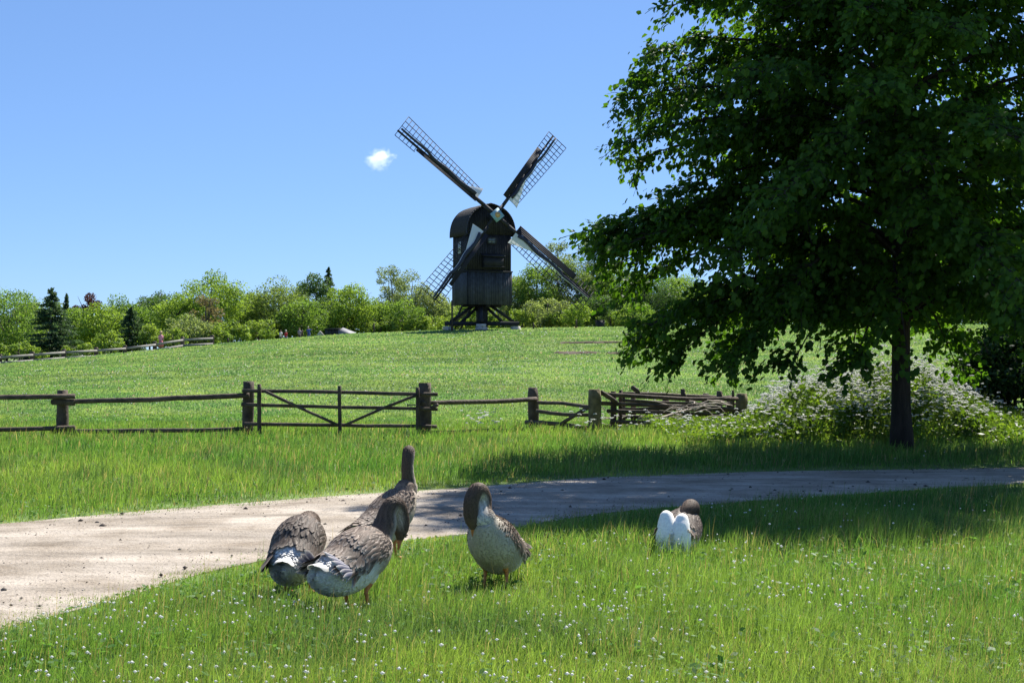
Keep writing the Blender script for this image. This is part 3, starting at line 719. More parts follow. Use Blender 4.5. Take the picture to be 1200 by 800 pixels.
def post(parent, x, ytop, D, rad, m=M_wood, seed=0, square=False, name='post'):
    X = (x-600)/F*D; zt = CAMZ+(410-ytop)/F*D; zb = tz(X, D)-.2
    mb = MB(); rr = np.random.default_rng(seed)
    n_ = 8; u = np.linspace(0, 1, 7)
    lean = rr.normal(0, .015, 2)
    pts = np.stack([X+lean[0]*u, D+lean[1]*u, zb+(zt-zb)*u], 1)
    ra = np.full(7, rad)*rr.uniform(.94, 1.06, 7); ra[-1] *= .9
    mb.tube(pts, ra, 11, wob=.10, seed=seed)
    return mb.build(name, m, parent)
def rail(parent, x0, y0, D0, x1, y1, D1, r0, r1=None, seed=0, m=None, name='rail', bow=.02):
    mb = MB(); log(mb, P(x0, y0, D0), P(x1, y1, D1), r0, r1, seed, bow=bow); return mb.build(name, m or M_wood, parent)
f1 = thing('rail_fence', 'dark two-rail wooden fence left of the gate', 'fence')
post(f1, -160, 461, 24.9, .10, seed=1); post(f1, 73, 457, 25.3, .105, seed=2); post(f1, 290, 447, 25.6, .10, seed=3)
rail(f1, -170, 469, 24.75, 88, 464.5, 25.12, .042, .045, 4); rail(f1, -170, 506, 24.75, 88, 501, 25.12, .04, .045, 5)
rail(f1, 60, 471, 25.14, 292, 463, 25.42, .045, .05, 6); rail(f1, 60, 505.5, 25.14, 290, 502, 25.42, .04, .035, 7)
for y, s in ((469, 8), (503, 9)):
    mb = MB(); c = P(75, y+2, 25.16); mb.box(c, (.38, .10, .11), Matrix.Rotation(.04, 3, 'Y')); mb.build('joint_block', M_wood, f1)
g1 = thing('field_gate', 'wide three-bar wooden gate with two slanting braces', 'gate')
rail(g1, 284, 458, 25.36, 513, 462.2, 25.36, .034, .036, 11, name='bar'); rail(g1, 283, 474, 25.36, 513, 479.5, 25.36, .036, .034, 12, name='bar'); rail(g1, 285, 497, 25.36, 512, 500, 25.36, .036, .032, 13, name='bar')
for x, yt, yb, s in ((304, 450, 513, 14), (398, 452, 514, 15), (489.5, 454, 512, 16)):
    rail(g1, x, yt, 25.28, x+.5, yb, 25.28, .034, .036, s, name='upright', bow=.008)
rail(g1, 311, 458.5, 25.22, 396, 498, 25.22, .028, .026, 17, name='brace', bow=.01); rail(g1, 404, 498, 25.22, 488, 463, 25.22, .026, .028, 18, name='brace', bow=.01)
mb = MB(); mb.tube([P(477, 474.6, 25.2), P(489, 474.6, 25.2)], .012, 6); mb.tube([P(478, 473, 25.2), P(478, 476.5, 25.2)], .012, 6); mb.build('latch', mat('iron', (.05, .045, .04), rough=.5, spec=.5), g1)
f2 = thing('rail_fence', 'short two-rail fence between the gate and the leaning hurdle', 'fence')
post(f2, 498, 448.5, 25.55, .115, seed=21); post(f2, 625.5, 454, 27.8, .105, seed=22)
rail(f2, 492, 472, 25.40, 628, 467.5, 27.65, .045, .05, 23); rail(f2, 500, 507, 25.42, 628, 503.5, 27.65, .035, .035, 24, m=M_woody)
mb = MB(); mb.beam(P(503, 479, 25.4), P(513, 474, 25.3), .05, .05); mb.build('hook', M_wood, f2)
f3 = thing('hurdle', 'small three-bar hurdle with a slanting bar beside the yellowish post', 'fence')
rail(f3, 629, 471.5, 27.6, 694, 477, 26.5, .036, .036, 31); rail(f3, 629, 481.5, 27.6, 692, 486, 26.5, .038, .036, 32); rail(f3, 616, 494.5, 27.6, 690, 501.5, 26.5, .04, .038, 33)
rail(f3, 645, 505, 27.1, 693, 475.5, 26.35, .035, .035, 34, name='brace'); rail(f3, 648, 507, 27.2, 688, 508.5, 26.6, .03, .03, 35)
f4 = thing('rail_fence', 'jumbled many-rail pen fence from the yellowish post to the mossy end post', 'fence')
post(f4, 697.5, 456, 26.4, .12, M_woody, 41); post(f4, 868.5, 461, 29, .12, M_woody, 42)
post(f4, 718.5, 458.5, 26.9, .055, seed=43, name='stake'); post(f4, 726, 457, 27.0, .035, seed=44, name='stake'); post(f4, 843.5, 458, 28.9, .06, seed=46, name='stake'); post(f4, 859.5, 457, 29, .028, M_woody, seed=47, name='stake')
for a in ((708, 462.5, 26.6, 864, 467.5, 28.75, .042), (703, 472.5, 26.55, 866, 480.5, 28.75, .040), (712, 481.5, 26.7, 850, 486.5, 28.5, .038), (716, 494, 26.7, 800, 497, 27.8, .036), (708, 500, 26.6, 742, 504, 27.0, .04), (704, 460, 26.45, 722, 471, 26.7, .045)):
    rail(f4, *a[:6], a[6], a[6]*.95, seed=int(a[0]*7+a[1]))
f5 = thing('rail_fence', 'rear row of weathered rails behind the jumbled pen fence', 'fence')
for x, y, rd, s in ((730, 459, .07, 52), (742, 464, .05, 53), (781, 465, .07, 54), (826, 461, .08, 55), (806, 466, .05, 58), (855, 463, .06, 56)): post(f5, x, y, 29.0+(x-730)*.012, rd, seed=s)
rail(f5, 728, 461, 28.8, 862, 466, 30.3, .036, .034, 57); rail(f5, 728, 469, 28.8, 862, 473, 30.3, .036, .034, 58); rail(f5, 728, 479, 28.8, 862, 482, 30.3, .036, .034, 59); rail(f5, 728, 488, 28.8, 862, 491, 30.3, .036, .034, 60)
rail(f5, 741, 453, 28.7, 748, 463, 28.7, .045, .045, 61, name='stub'); rail(f5, 800, 456, 29.4, 802, 467, 29.4, .045, .045, 62, name='stub')
dp = thing('dead_branches', 'pale dead poles and twigs leaning inside the pen fence', 'branches', (0, 0, 0))
rail(dp, 755, 495, 26.9, 846, 471, 28.2, .03, .02, 63, M_dead, 'pole', bow=.05)
mb = MB(); r = np.random.default_rng(64)
for k in range(60):
    cx = r.choice([720, 735, 800, 815, 830], p=[.25, .2, .25, .2, .1])+r.normal(0, 10); cy = np.interp(cx, [710, 740, 800, 850], [495, 497, 478, 474])+r.normal(0, 5)
    a = P(cx, cy, r.uniform(26.6, 28)); d = Vector(r.normal(0, 1, 3)*np.array([.38, .25, .12])); mb.tube([a, a+d*.5+Vector((0, 0, .03)), a+d], [.011, .009, .004], 4, cap=False)
mb.build('twigs', M_dead, dp)
# far fence on the slope
ff = thing('rail_fence', 'pale two-rail fence far away along the left edge of the field', 'fence')
FP = [(-120, 424, 96), (-80, 421, 97), (-40, 418, 98), (0, 415, 99), (37.8, 412, 101), (75, 409, 103.5), (112.7, 407, 106), (146.5, 404.5, 108), (181.5, 400, 110.5), (213.5, 394.5, 113), (248.5, 392.5, 115)]
for i, (x, y, D) in enumerate(FP):
    post(ff, x, y, D, .16, seed=70+i)
    if i:
        x0, y0, D0 = FP[i-1]
        for off0, off1 in ((4, 4), (10.5, 10.5)):
            mb = MB(); mb.beam(P(x0-1, y0+off0, D0-.2), P(x+1, y+off1, D-.2), .07, .17); mb.build('rail', M_farwood, ff)
for x, y, D, lb in ((354, 386, 133, 'thin dark stake on the crest in front of the walkers'), (438, 379, 135, 'thin stake on the crest left of the mill'), (529.5, 352, 130, 'tall thin pole beside the left foot of the mill'), (625, 378, 134, 'thin stake on the crest just right of the mill'), (675, 374, 137, 'slim stake under the small bright tree'), (267, 396, 119, 'short stake past the end of the far fence')):
    X = (x-600)/F*D; zb = tz(X, D); zt = CAMZ+(410-y)/F*D
    mb = MB(); mb.tube([(X, D, zb-.1), (X+.03, D, zb+.5*(zt-zb)), (X, D, zt)], [.09, .08, .07], 7); o = mb.build('stake', M_wood); tag(o, lb, 'stake', 'stakes along the crest')

# ------------------------------------------------------------------ mill
def board_wall(mb, w_, z0, z1, org, dx, nrm, bw, cbase, cvar, r, topf=None, th=.06):
    """vertical boards: org = left bottom corner (z ignored), dx unit dir"""
    n_ = max(1, int(round(w_/bw))); b_ = w_/n_
    for i in range(n_):
        c = np.array(cbase)*r.uniform(1-cvar, 1+cvar); zt = z1 if topf is None else topf((i+.5)*b_)
        p = np.array(org)+np.array(dx)*(i+.5)*b_+np.array(nrm)*r.uniform(0, .025)
        x = Vector(dx); z = Vector((0, 0, 1)); y = z.cross(x); M = Matrix((x, y, z)).transposed()
        mb.box((p[0], p[1], (z0+zt)/2), (b_*.94, th, zt-z0), M, c)
M_tar = mat('tarred_boards', attr=True, rough=.7, nscale=3, namt=.35, spec=.35)
M_tarp = mat('tarred_beam', (.020, .020, .025), rough=.7, nscale=2, namt=.3)
M_shingle = mat('roof_shingle', (.026, .022, .021), rough=.85, nscale=5, namt=.5, bump=.7, bscale=7, bdist=.06)
M_cloth = mat('sail_cloth', (.66, .67, .70), rough=.8, transl=.2)
M_roll = mat('rolled_cloth', (.03, .034, .055), rough=.7)
def mill():
    r = np.random.default_rng(321)
    DM = 135.; XM = -2.86; zg = tz(XM, DM)
    t = thing('post_mill', 'black wooden post mill with four lattice sails on the hilltop', 'windmill', (XM, DM, zg), R(24))
    W, L_, zb, ze = 4.35, 3.7, 2.35, 8.95
    hw, hl = W/2, L_/2
    def wall(nm, dark, zz0, zz1, out):
        mb = MB(); a = hw+out; b = hl+out
        c = (.020, .019, .022) if dark else (.038, .042, .054); cv = .25 if dark else .35
        for org, dx, nr, ww in (((-a, -b, 0), (1, 0, 0), (0, -1, 0), 2*a), ((a, b, 0), (-1, 0, 0), (0, 1, 0), 2*a), ((-a, b, 0), (0, -1, 0), (-1, 0, 0), 2*b), ((a, -b, 0), (0, 1, 0), (1, 0, 0), 2*b)):
            board_wall(mb, ww-.02, zz0, zz1, org, dx, nr, .24, c, cv, r)
        return mb.build(nm, M_tar, t)
    core = MB(); core.box((0, 0, (zb+ze)/2+.03), (W-.1, L_-.1, ze-zb-.1)); core.box((0, 0, 9.6), (W-.5, L_-.2, 1.2)); core.build('body_core', M_tarp, t)
    wall('upper_boarding', True, 5.35, ze, 0); wall('lower_boarding', False, zb, 5.42, .07)
    mb = MB(); mb.box((0, -hl-.12, 5.46), (W+.3, .10, .12)); mb.box((-hw-.12, 0, 5.46), (.10, L_+.1, .12)); mb.build('band', M_tarp, t)
    # arched gables and roof
    Hr = 2.95; rw = hw+.30
    def arch(s):  # s 0..1 from left eave to right eave
        a = math.pi*(1-s); x = rw*math.cos(a); z = ze-.15+Hr*(max(0, math.sin(a))**.82)+.10*max(0, 1-abs(x)/.7)
        return x, z
    NS = 28; pr = [arch(i/NS) for i in range(NS+1)]
    mb = MB(); y0, y1 = -hl-.35, hl+.25; ny = 14; V = []; Q = []
    for (x, z) in pr:
        for j in range(ny+1): V.append((x, y0+(y1-y0)*j/ny, z+r.uniform(-.012, .012)))
    for (x, z) in pr:
        for j in range(ny+1):
            V.append((x*.95, y0+(y1-y0)*j/ny, ze-.2+(z-ze+.2)*.955))
    m1 = ny+1; off = (NS+1)*m1
    for i in range(NS):
        for j in range(ny):
            a = i*m1+j; Q.append((a, a+m1, a+m1+1, a+1)); Q.append((off+a, off+a+1, off+a+m1+1, off+a+m1))
        for j in (0, ny):
            a = i*m1+j; Q.append((a, off+a, off+a+m1, a+m1))
    for i in (0, NS):
        for j in range(ny): a = i*m1+j; Q.append((a, a+1, off+a+1, off+a))
    mb.add(V, Q); mb.build('roof', M_shingle, t, smooth=False)
    mb = MB(); board_wall(mb, 2*rw*.93, ze-.02, ze, (-rw*.93, -hl-.06, 0), (1, 0, 0), (0, -1, 0), .22, (.019, .018, .020), .25, r, topf=lambda s: max(ze+.05, ze-.2+(np.interp(s-rw*.93, [p[0] for p in pr], [p[1] for p in pr])-ze+.2)*.93))
    mb.build('gable', M_tar, t); mb = MB()
    board_wall(mb, 2*rw*.93, ze-.02, ze, (rw*.93, hl+.06, 0), (-1, 0, 0), (0, 1, 0), .22, (.019, .018, .020), .25, r, topf=lambda s: max(ze+.05, ze-.2+(np.interp(s-rw*.93, [p[0] for p in pr], [p[1] for p in pr])-ze+.2)*.93))
    mb.build('gable', M_tar, t)
    mb = MB()
    for i in range(NS):
        (xa, za), (xb, zb_) = pr[i], pr[i+1]; mb.beam((xa, y0-.03, za-.06), (xb, y0-.03, zb_-.06), .07, .22, up=(0, 1, 0))
    mb.build('verge_board', M_tarp, t)
    # hood box and small windows on the front
    mb = MB(); mb.box((.15, -hl-.42, 6.35), (1.9, .75, .85)); mb.box((.15, -hl-.5, 6.95), (2.15, .95, .09), Matrix.Rotation(.25, 3, 'X')); mb.box((.15, -hl-.42, 5.87), (2.0, .8, .08)); mb.build('hatch_box', M_tar if False else M_tarp, t)
    def window(x, y, z, w_, h_, face):
        fr = MB(); gl = MB(); px_, py_ = (w_, .08) if face == 'f' else (.08, w_)
        n_ = (0, -1) if face == 'f' else (-1, 0)
        gl.box((x, y, z), (w_ if face == 'f' else .03, .03 if face == 'f' else w_, h_))
        def bar(dx, dz, ww, hh): fr.box((x+(dx if face == 'f' else 0)+n_[0]*.03, y+(0 if face == 'f' else dx)+n_[1]*.03, z+dz), (ww if face == 'f' else .06, .06 if face == 'f' else ww, hh))
        bar(-w_/2, 0, .09, h_+.09); bar(w_/2, 0, .09, h_+.09); bar(0, h_/2, w_-.09, .09); bar(0, -h_/2, w_-.09, .09); bar(0, 0, .06, h_-.09); bar(-w_/4, .0, w_/2-.1, .05); bar(w_/4, .0, w_/2-.1, .05)
        o = fr.build('window', M_frame, t); gl.build('pane', M_glass, o)
    M_frame = mat('window_frame', (.5, .5, .5), rough=.6); M_glass = mat('glass', (.20, .24, .28), rough=.1, spec=.8)
    window(-hw-.06, 0.05, 7.75, .55, 1.0, 's'); window(-hw-.06, .05, 5.85, .5, .55, 's')
    M_frame = mat('dark_frame', (.05, .05, .055), rough=.6)
    window(.2, -hl-.08, 8.35, .8, .5, 'f')
    # trestle
    mb = MB(); mb.box((0, 0, 1.25), (.85, .85, 2.5)); mb.build('main_post', M_tarp, t)
    A1 = (math.cos(R(-24)), math.sin(R(-24))); A2 = (math.cos(R(66)), math.sin(R(66)))
    for k, (ax, ay) in enumerate((A1, A2)):
        Lh = 3.55; zc = .62+.24*k
        mb = MB(); mb.beam((-ax*Lh, -ay*Lh, zc), (ax*Lh, ay*Lh, zc), .36, .38-.02*k); mb.build('cross_beam', M_tarp, t)
        for s in (-1, 1):
            for e, zt in ((.85, 2.6), (.55, 2.15)):
                mb = MB(); q = Lh*e; mb.beam((ax*q*s, ay*q*s, zc+.15), (ax*.42*s, ay*.42*s, zt), .26, .28); mb.build('quarter_bar', M_tarp, t)
            mb = MB(); q = Lh*.9
            for lay in range(2): mb.box((ax*q*s, ay*q*s, .08+lay*.17+.12*k*lay), (.8-.1*lay, .8-.1*lay, .2+.1*k), Matrix.Rotation(r.uniform(0, 1), 3, 'Z'))
            mb.build('pier', M_pier, t)
    mb = MB(); mb.box((0, 0, 2.28), (W*.9, .3, .25)); mb.box((0, 0, 2.28), (.3, L_*.9, .22)); mb.build('sheer_beam', M_tarp, t)
    # ladder and tail pole behind
    mb = MB()
    for s in (-.5, .5): mb.beam((s-.6, hl+.2, 2.5), (s-.6, hl+3.4, .05), .1, .2)
    for k in range(9): u = (k+.5)/9; mb.beam((-1.1, hl+.2+3.2*u, 2.5-2.45*u), (-.1, hl+.2+3.2*u, 2.5-2.45*u), .2, .05)
    mb.build('ladder', M_tarp, t)
    mb = MB(); mb.beam((.2, hl+.1, 2.6), (.2, hl+5.6, .9), .22, .22); mb.build('tail_pole', M_tarp, t)
    # windshaft, hub and sails
    hub = Vector((.0, -hl-1.35, 10.55)); tilt = R(6)
    nrm = Vector((0, -math.cos(tilt), math.sin(tilt))); ex = Vector((1, 0, 0)); ez = ex.cross(-nrm)  # in-plane up
    if ez.z < 0: ez = -ez
    mb = MB(); mb.tube([hub-nrm*2.4, hub+nrm*.35], [.33, .30], 12); mb.build('windshaft', M_tarp, t)
    mb = MB(); hub_f = hub+nrm*.46
    e1 = (ex*.78+ez*.62).normalized(); e2 = nrm.cross(e1).normalized(); M = Matrix((e1, e2, nrm)).transposed()
    mb.box(hub_f, (.98, .98, .2), M, (.22, .38, .46))
    mb.build('hub_plate', mat('hub_blue', attr=True, rough=.6), t)
    mb = MB()
    for q in range(8):
        d = e1*math.cos(q*math.pi/4)+e2*math.sin(q*math.pi/4); mb.box(hub_f+nrm*.12+d*.2, (.14, .14, .03), M, (.5, .28, .10))
    mb.box(hub_f+nrm*.125, (.3, .3, .04), M, (.6, .38, .14)); mb.build('hub_star', mat('hub_star', attr=True, rough=.6), t)
    M_lat = mat('lattice', (.018, .018, .028), rough=.7)
    arms = ((51.5, 10.2, .0), (141.5, 12.0, .16), (231.5, 10.2, 0), (321.5, 12.0, .16))
    for k, (deg, RL, dz) in enumerate(arms):
        a = R(deg); u = ex*math.cos(a)+ez*math.sin(a); v = ex*math.sin(a)-ez*math.cos(a)   # clockwise side seen from the front
        O = hub+nrm*(.05+dz)
        mb = MB(); n_ = 8
        for i in range(n_):
            q0, q1 = i/n_, (i+1)/n_; s0 = .30-.17*q0
            mb.beam(O+u*RL*q0, O+u*RL*q1, s0, s0, up=nrm)
        sail = mb.build('sail', M_tarp, t)
        def pt(rr_, vv_, off=.0):
            q = rr_/RL; tw = R(20-16*q); return O+u*rr_+(v*math.cos(tw)+nrm*(-math.sin(tw)))*vv_+nrm*(off+.1)
        rin = RL*.215; wid = lambda rr_: 1.15+.6*(rr_-rin)/(RL-rin)
        mb = MB(); nb = int((RL-rin)/.43)
        for i in range(nb+1):
            rr_ = rin+(RL-.06-rin)*i/nb
            lead = .62 if (rr_ > RL*.8) else .0
            mb.beam(pt(rr_, -lead), pt(rr_, wid(rr_)), .055, .05, up=nrm)
        for fr in (.34, .67, 1.0):
            for i in range(8):
                r0 = rin+(RL-.06-rin)*i/8; r1 = rin+(RL-.06-rin)*(i+1)/8; mb.beam(pt(r0, wid(r0)*fr), pt(r1, wid(r1)*fr), .05, .055, up=nrm)
        mb.beam(pt(RL*.8, -.6), pt(RL-.06, -.6), .05, .05, up=nrm)
        mb.build('lattice', M_lat, sail)
        # leading boards
        mb = MB(); lw = (.5, .22, .38, .62)[k]
        ra, rb = RL*.2, RL*.80
        nl = 4
        for j in range(nl):
            o0 = .14+lw*j/nl; mb.beam(pt(ra, -o0-.5*lw/nl, -.02*j), pt(rb, -o0-.5*lw/nl, -.02*j), lw/nl*.985, .04, up=nrm)
        mb.build('leading_board', M_lat, sail)
        # furled cloth
        pts = [pt(rin+.2+(RL*.97-rin)*i/14, .16+.10*math.sin(i*1.3+k)*(1-i/14)+.12*(i/14 > .6), .12) for i in range(15)]
        mb = MB(); mb.tube(pts, [.20-.11*i/14 for i in range(15)], 7, wob=.2, seed=k); mb.build('furled_cloth', M_roll, sail)
        pts = [pt(rin+.2+(RL*.97-rin)*i/14, .36-.14*i/14+.10*math.sin(i*1.3+k)*(1-i/14)+.12*(i/14 > .6), .13) for i in range(15)]
        mb = MB(); mb.tube(pts, [.05]*15, 5); mb.build('cloth_edge', M_cloth, sail)
        V = []; Q = []; nn = 8; Lc = (3.3, 1.8, 3.4, 3.3)[k]
        for i in range(nn+1):
            for j in range(nn+1):
                p_ = i/nn; q_ = j/nn; rr_ = rin-.15+Lc*p_; vv_ = .1+(wid(rin)*1.15-.1)*q_*(1-p_)
                V.append(pt(rr_, vv_, .10+.12*math.sin(q_*2.5)*(1-p_)))
        for i in range(nn):
            for j in range(nn): a_ = i*(nn+1)+j; Q.append((a_, a_+1, a_+nn+2, a_+nn+1))
        mb = MB(); mb.add([tuple(x) for x in V], Q); mb.build('sail_cloth', M_cloth, sail, smooth=True)
M_pier = mat('pier_stone', (.42, .40, .38), rough=.9, nscale=4, namt=.3)
mill()
# low dark shelter, litter box
def low_shelter():
    D = 134; X = (398-600)/F*D; z = tz(X, D); t = thing('field_shelter', 'low dark timber box with a pale sloping side, left of the mill', 'shelter', (X, D, z-.1), R(-8))
    s = D/F
    mb = MB(); board_wall(mb, 16*s, 0, 9.5*s, (-15*s, -.8, 0), (1, 0, 0), (0, -1, 0), .3, (.03, .03, .033), .3, np.random.default_rng(5)); mb.box((-7*s, 0, 4.7*s), (16*s, 1.5, 9.2*s), None, (.03, .03, .03)); mb.box((-7*s, 0, 9.7*s), (17*s, 1.9, .1), None, (.05, .05, .05)); mb.build('timber_box', M_tar, t)
    mb = MB(); a, b = 1.2*s, 17*s; h0, h1 = 7.8*s, 3.6*s
    V = [(a, -.9, 0), (b, -.9, 0), (b, -.9, h1), (a, -.9, h0), (a, .9, 0), (b, .9, 0), (b, .9, h1+.15), (a, .9, h0+.3)]
    mb.add(V, [(0, 1, 2, 3), (5, 4, 7, 6), (3, 2, 6, 7), (1, 5, 6, 2), (0, 3, 7, 4)]); mb.build('sloping_lid', mat('grey_lid', (.15, .15, .16), rough=.6, nscale=2, namt=.3), t)
low_shelter()
D = 143; X = (703-600)/F*D; t = thing('litter_box', 'small dark upright box at the wood edge right of the mill', 'box', (X, D, tz(X, D)-.1), .3)
mb = MB(); mb.box((0, 0, .42), (.75, .7, .84)); mb.build('box_body', M_tarp, t); mb = MB(); mb.box((0, 0, .88), (.82, .78, .08)); mb.build('lid', M_tarp, t)
D = 137; X = (375.5-600)/F*D; t = MB(); t.tube([(X-.25, D, tz(X, D)+.2), (X, D, tz(X, D)+.42), (X+.28, D, tz(X, D)+.2)], [.18, .34, .16], 10, wob=.15, seed=3); o = t.build('boulder', mat('boulder', (.4, .37, .31), rough=.9, nscale=3), smooth=True); tag(o, 'pale rounded boulder between the walkers and the dark shelter', 'boulder')

# ------------------------------------------------------------------ people (far away, about 1 percent of the picture high)
def skin_obj(name, verts, edges, radii, m, parent, sub=2):
    me = bpy.data.meshes.new(name); me.from_pydata(verts, edges, []); me.update()
    o = bpy.data.objects.new(name, me); col.objects.link(o); o.parent = parent; me.materials.append(m)
    sk = o.modifiers.new('skin', 'SKIN'); sk.use_smooth_shade = True
    if not me.skin_vertices: me.attributes.new
    sv = me.skin_vertices
    if len(sv) == 0: return o
    for i, rr_ in enumerate(radii): sv[0].data[i].radius = (rr_, rr_) if np.ndim(rr_) == 0 else rr_
    sv[0].data[0].use_root = True
    ss = o.modifiers.new('sub', 'SUBSURF'); ss.levels = sub; ss.render_levels = sub
    return o
def body_parts(t, H, shirt, trousers, hair, lean=0., sit=False, arms='down', hat=None, skirt=False):
    """one continuous lofted body; clothes are slightly larger sleeves over it"""
    k = H/1.75; MS = mat('skin_tone', (.50, .30, .22), rough=.6)
    hip = .92 if not sit else .48
    def L(z, dy=0, x=0): return (x*k, (dy-lean*max(0, z-hip))*k, z*k)
    def limb_chain(pts, rad, n=8): mb.tube(pts, rad, n)
    mb = MB()
    mb.tube([L(hip-.08), L(hip), L(hip+.2), L(hip+.42), L(hip+.52), L(hip+.57), L(hip+.62), L(hip+.68), L(hip+.76), L(hip+.82)], [q*k for q in (.10, .155, .13, .17, .12, .055, .06, .095, .09, .04)], 12)
    hands = []
    for s in (-1, 1):
        if sit: leg = [L(hip, 0, s*.09), L(hip, -.4, s*.11), L(.08, -.45, s*.11), L(.03, -.6, s*.12)]
        else: leg = [L(hip, 0, s*.09), L(.5, .03*s, s*.10), L(.08, -.05*s, s*.10), L(.03, -.17, s*.11)]
        mb.tube(leg, [q*k for q in (.09, .065, .045, .04)], 8)
        sh = hip+.46
        if arms == 'out' and s == 1: arm = [L(sh, 0, s*.17), L(sh-.05, -.05, s*.42), L(sh+.05, -.1, s*.62)]
        else: arm = [L(sh, 0, s*.17), L(sh-.27, 0, s*.23), L(sh-.45, -.18, s*.20)]
        mb.tube(arm, [q*k for q in (.055, .043, .033)], 7); hands.append(arm)
    mb.build('body', MS, t, smooth=True)
    mb = MB(); mb.tube([L(hip-.10), L(hip), L(hip+.2), L(hip+.42), L(hip+.51), L(hip+.54)], [q*k for q in (.16, .17, .15, .19, .14, .075)], 12)
    for s in (0, 1): mb.tube(hands[s][:2], [.07*k, .055*k], 8)
    mb.build('shirt', mat('shirt_cloth', shirt, rough=.85), t, smooth=True)
    mb = MB()
    if skirt: mb.tube([L(hip-.02), L(.55), L(.3)], [.17*k, .23*k, .27*k], 12)
    else:
        for s in (-1, 1):
            if sit: leg = [L(hip, 0, s*.09), L(hip, -.4, s*.11), L(.1, -.45, s*.11)]
            else: leg = [L(hip, 0, s*.09), L(.5, .03*s, s*.10), L(.1, -.05*s, s*.10)]
            mb.tube(leg, [q*k for q in (.11, .08, .065)], 8)
    mb.build('skirt' if skirt else 'trousers', mat('lower_cloth', trousers, rough=.85), t, smooth=True)
    mb = MB(); mb.tube([L(hip+.70, .03), L(hip+.78, .03), L(hip+.855, .02)], [q*k for q in (.085, .105, .05)], 10)
    mb.build('hair', mat('hair_colour', hair, rough=.8), t, smooth=True)
    if hat:
        mb = MB(); mb.tube([L(hip+.785), L(hip+.80)], [.2*k, .19*k], 14); mb.tube([L(hip+.80), L(hip+.89), L(hip+.92)], [.11*k, .10*k, .05*k], 12); mb.build('hat', mat('hat_cloth', hat, rough=.8), t, smooth=True)
def person(x, ytop, D, H, label, rz, *a, **kw):
    X = (x-600)/F*D; zt = CAMZ+(410-ytop)/F*D; full = H if not kw.get('sit') else H*(1.31/1.75)
    zg = max(zt-full, -9); g0 = tz(X, D); zg = g0-.02
    t = thing('person', label, 'person', (X, D, zg), rz, 'walkers on the hill'); body_parts(t, H, *a, **kw)
person(188.5, 391, 112.5, 1.42, 'person in pink top and reddish skirt with a straw hat behind the far fence', .5, (.75, .30, .38), (.55, .16, .17), (.2, .12, .06), hat=(.8, .62, .35), skirt=True)
person(319, 383.5, 138, 1.2, 'person in a black top, leftmost of the walkers', .3, (.02, .02, .025), (.2, .16, .12), (.25, .16, .08))
person(329, 383, 138.5, 1.22, 'person in a white shirt at the centre of the left trio', -.3, (.85, .85, .88), (.10, .11, .2), (.05, .035, .03))
person(335, 384, 138, 1.12, 'person in a red top and white hat next to the white shirt', .1, (.6, .05, .07), (.12, .15, .30), (.3, .2, .1), hat=(.85, .82, .75))
person(351, 383, 138.5, 1.25, 'person in a greyish patterned top by the thin dark stake', .2, (.38, .30, .34), (.10, .08, .08), (.2, .1, .06))
person(362, 381, 138.5, 1.3, 'person in blue stretching an arm out to the right', -.2, (.06, .10, .38), (.08, .10, .3), (.7, .65, .5), lean=.35, arms='out')

# ------------------------------------------------------------------ cloud
def cloud():
    D = 2000; c = P(444, 185, D); s = D/F
    r = np.random.default_rng(17); mb = MB()
    import bmesh
    bm = bmesh.new(); bmesh.ops.create_icosphere(bm, subdivisions=4, radius=1.0)
    me = bpy.data.meshes.new('cloud'); bm.to_mesh(me); bm.free()
    o = bpy.data.objects.new('cloud', me); col.objects.link(o); o.location = c; o.scale = (22*s, 20*s, 17*s)
    m = bpy.data.materials.new('cloud_vapour'); m.use_nodes = True; t = m.node_tree; t.nodes.clear(); N = t.nodes.new; L = t.links.new
    out = N('ShaderNodeOutputMaterial'); pv = N('ShaderNodeVolumePrincipled'); pv.inputs['Color'].default_value = (1, 1, 1, 1); pv.inputs['Anisotropy'].default_value = .4
    tc = N('ShaderNodeTexCoord'); nz = N('ShaderNodeTexNoise'); nz.inputs['Scale'].default_value = 1.6; nz.inputs['Detail'].default_value = 7; nz.inputs['Roughness'].default_value = .6; L(tc.outputs['Object'], nz.inputs['Vector'])
    ln = N('ShaderNodeVectorMath'); ln.operation = 'LENGTH'; L(tc.outputs['Object'], ln.inputs[0])
    a = N('ShaderNodeMath'); a.operation = 'MULTIPLY_ADD'; L(nz.outputs['Fac'], a.inputs[0]); a.inputs[1].default_value = 2.4; a.inputs[2].default_value = -.72
    b = N('ShaderNodeMath'); b.operation = 'SUBTRACT'; L(a.outputs[0], b.inputs[0]); L(ln.outputs['Value'], b.inputs[1])
    mr = N('ShaderNodeMapRange'); mr.inputs[1].default_value = -.15; mr.inputs[2].default_value = .5; mr.inputs[3].default_value = 0; mr.inputs[4].default_value = .08; L(b.outputs[0], mr.inputs[0])
    L(mr.outputs[0], pv.inputs['Density']); L(pv.outputs[0], out.inputs['Volume']); me.materials.append(m)
    tag(o, 'single small white puff of cloud left of the upper left sail', 'cloud')
cloud()

# ------------------------------------------------------------------ geese
M_plume = mat('plumage', attr=True, rough=.75, nscale=60, namt=.12, bump=.35, bscale=130, bdist=.004, spec=.2)
M_feather = mat('feather', attr=True, rough=.65, spec=.25, transl=.2)
M_orange = mat('orange_skin', (.52, .20, .07), rough=.55, nscale=40, namt=.25, bump=.2, bscale=90)
M_eye = mat('eye', (.01, .01, .01), rough=.1, spec=.8)
BR_D = np.array([.080, .054, .038]); BR_M = np.array([.225, .165, .125]); BR_L = np.array([.47, .385, .31]); WHT = np.array([.92, .89, .83]); GREY = np.array([.40, .37, .34]); CHEST = np.array([.42, .375, .30])

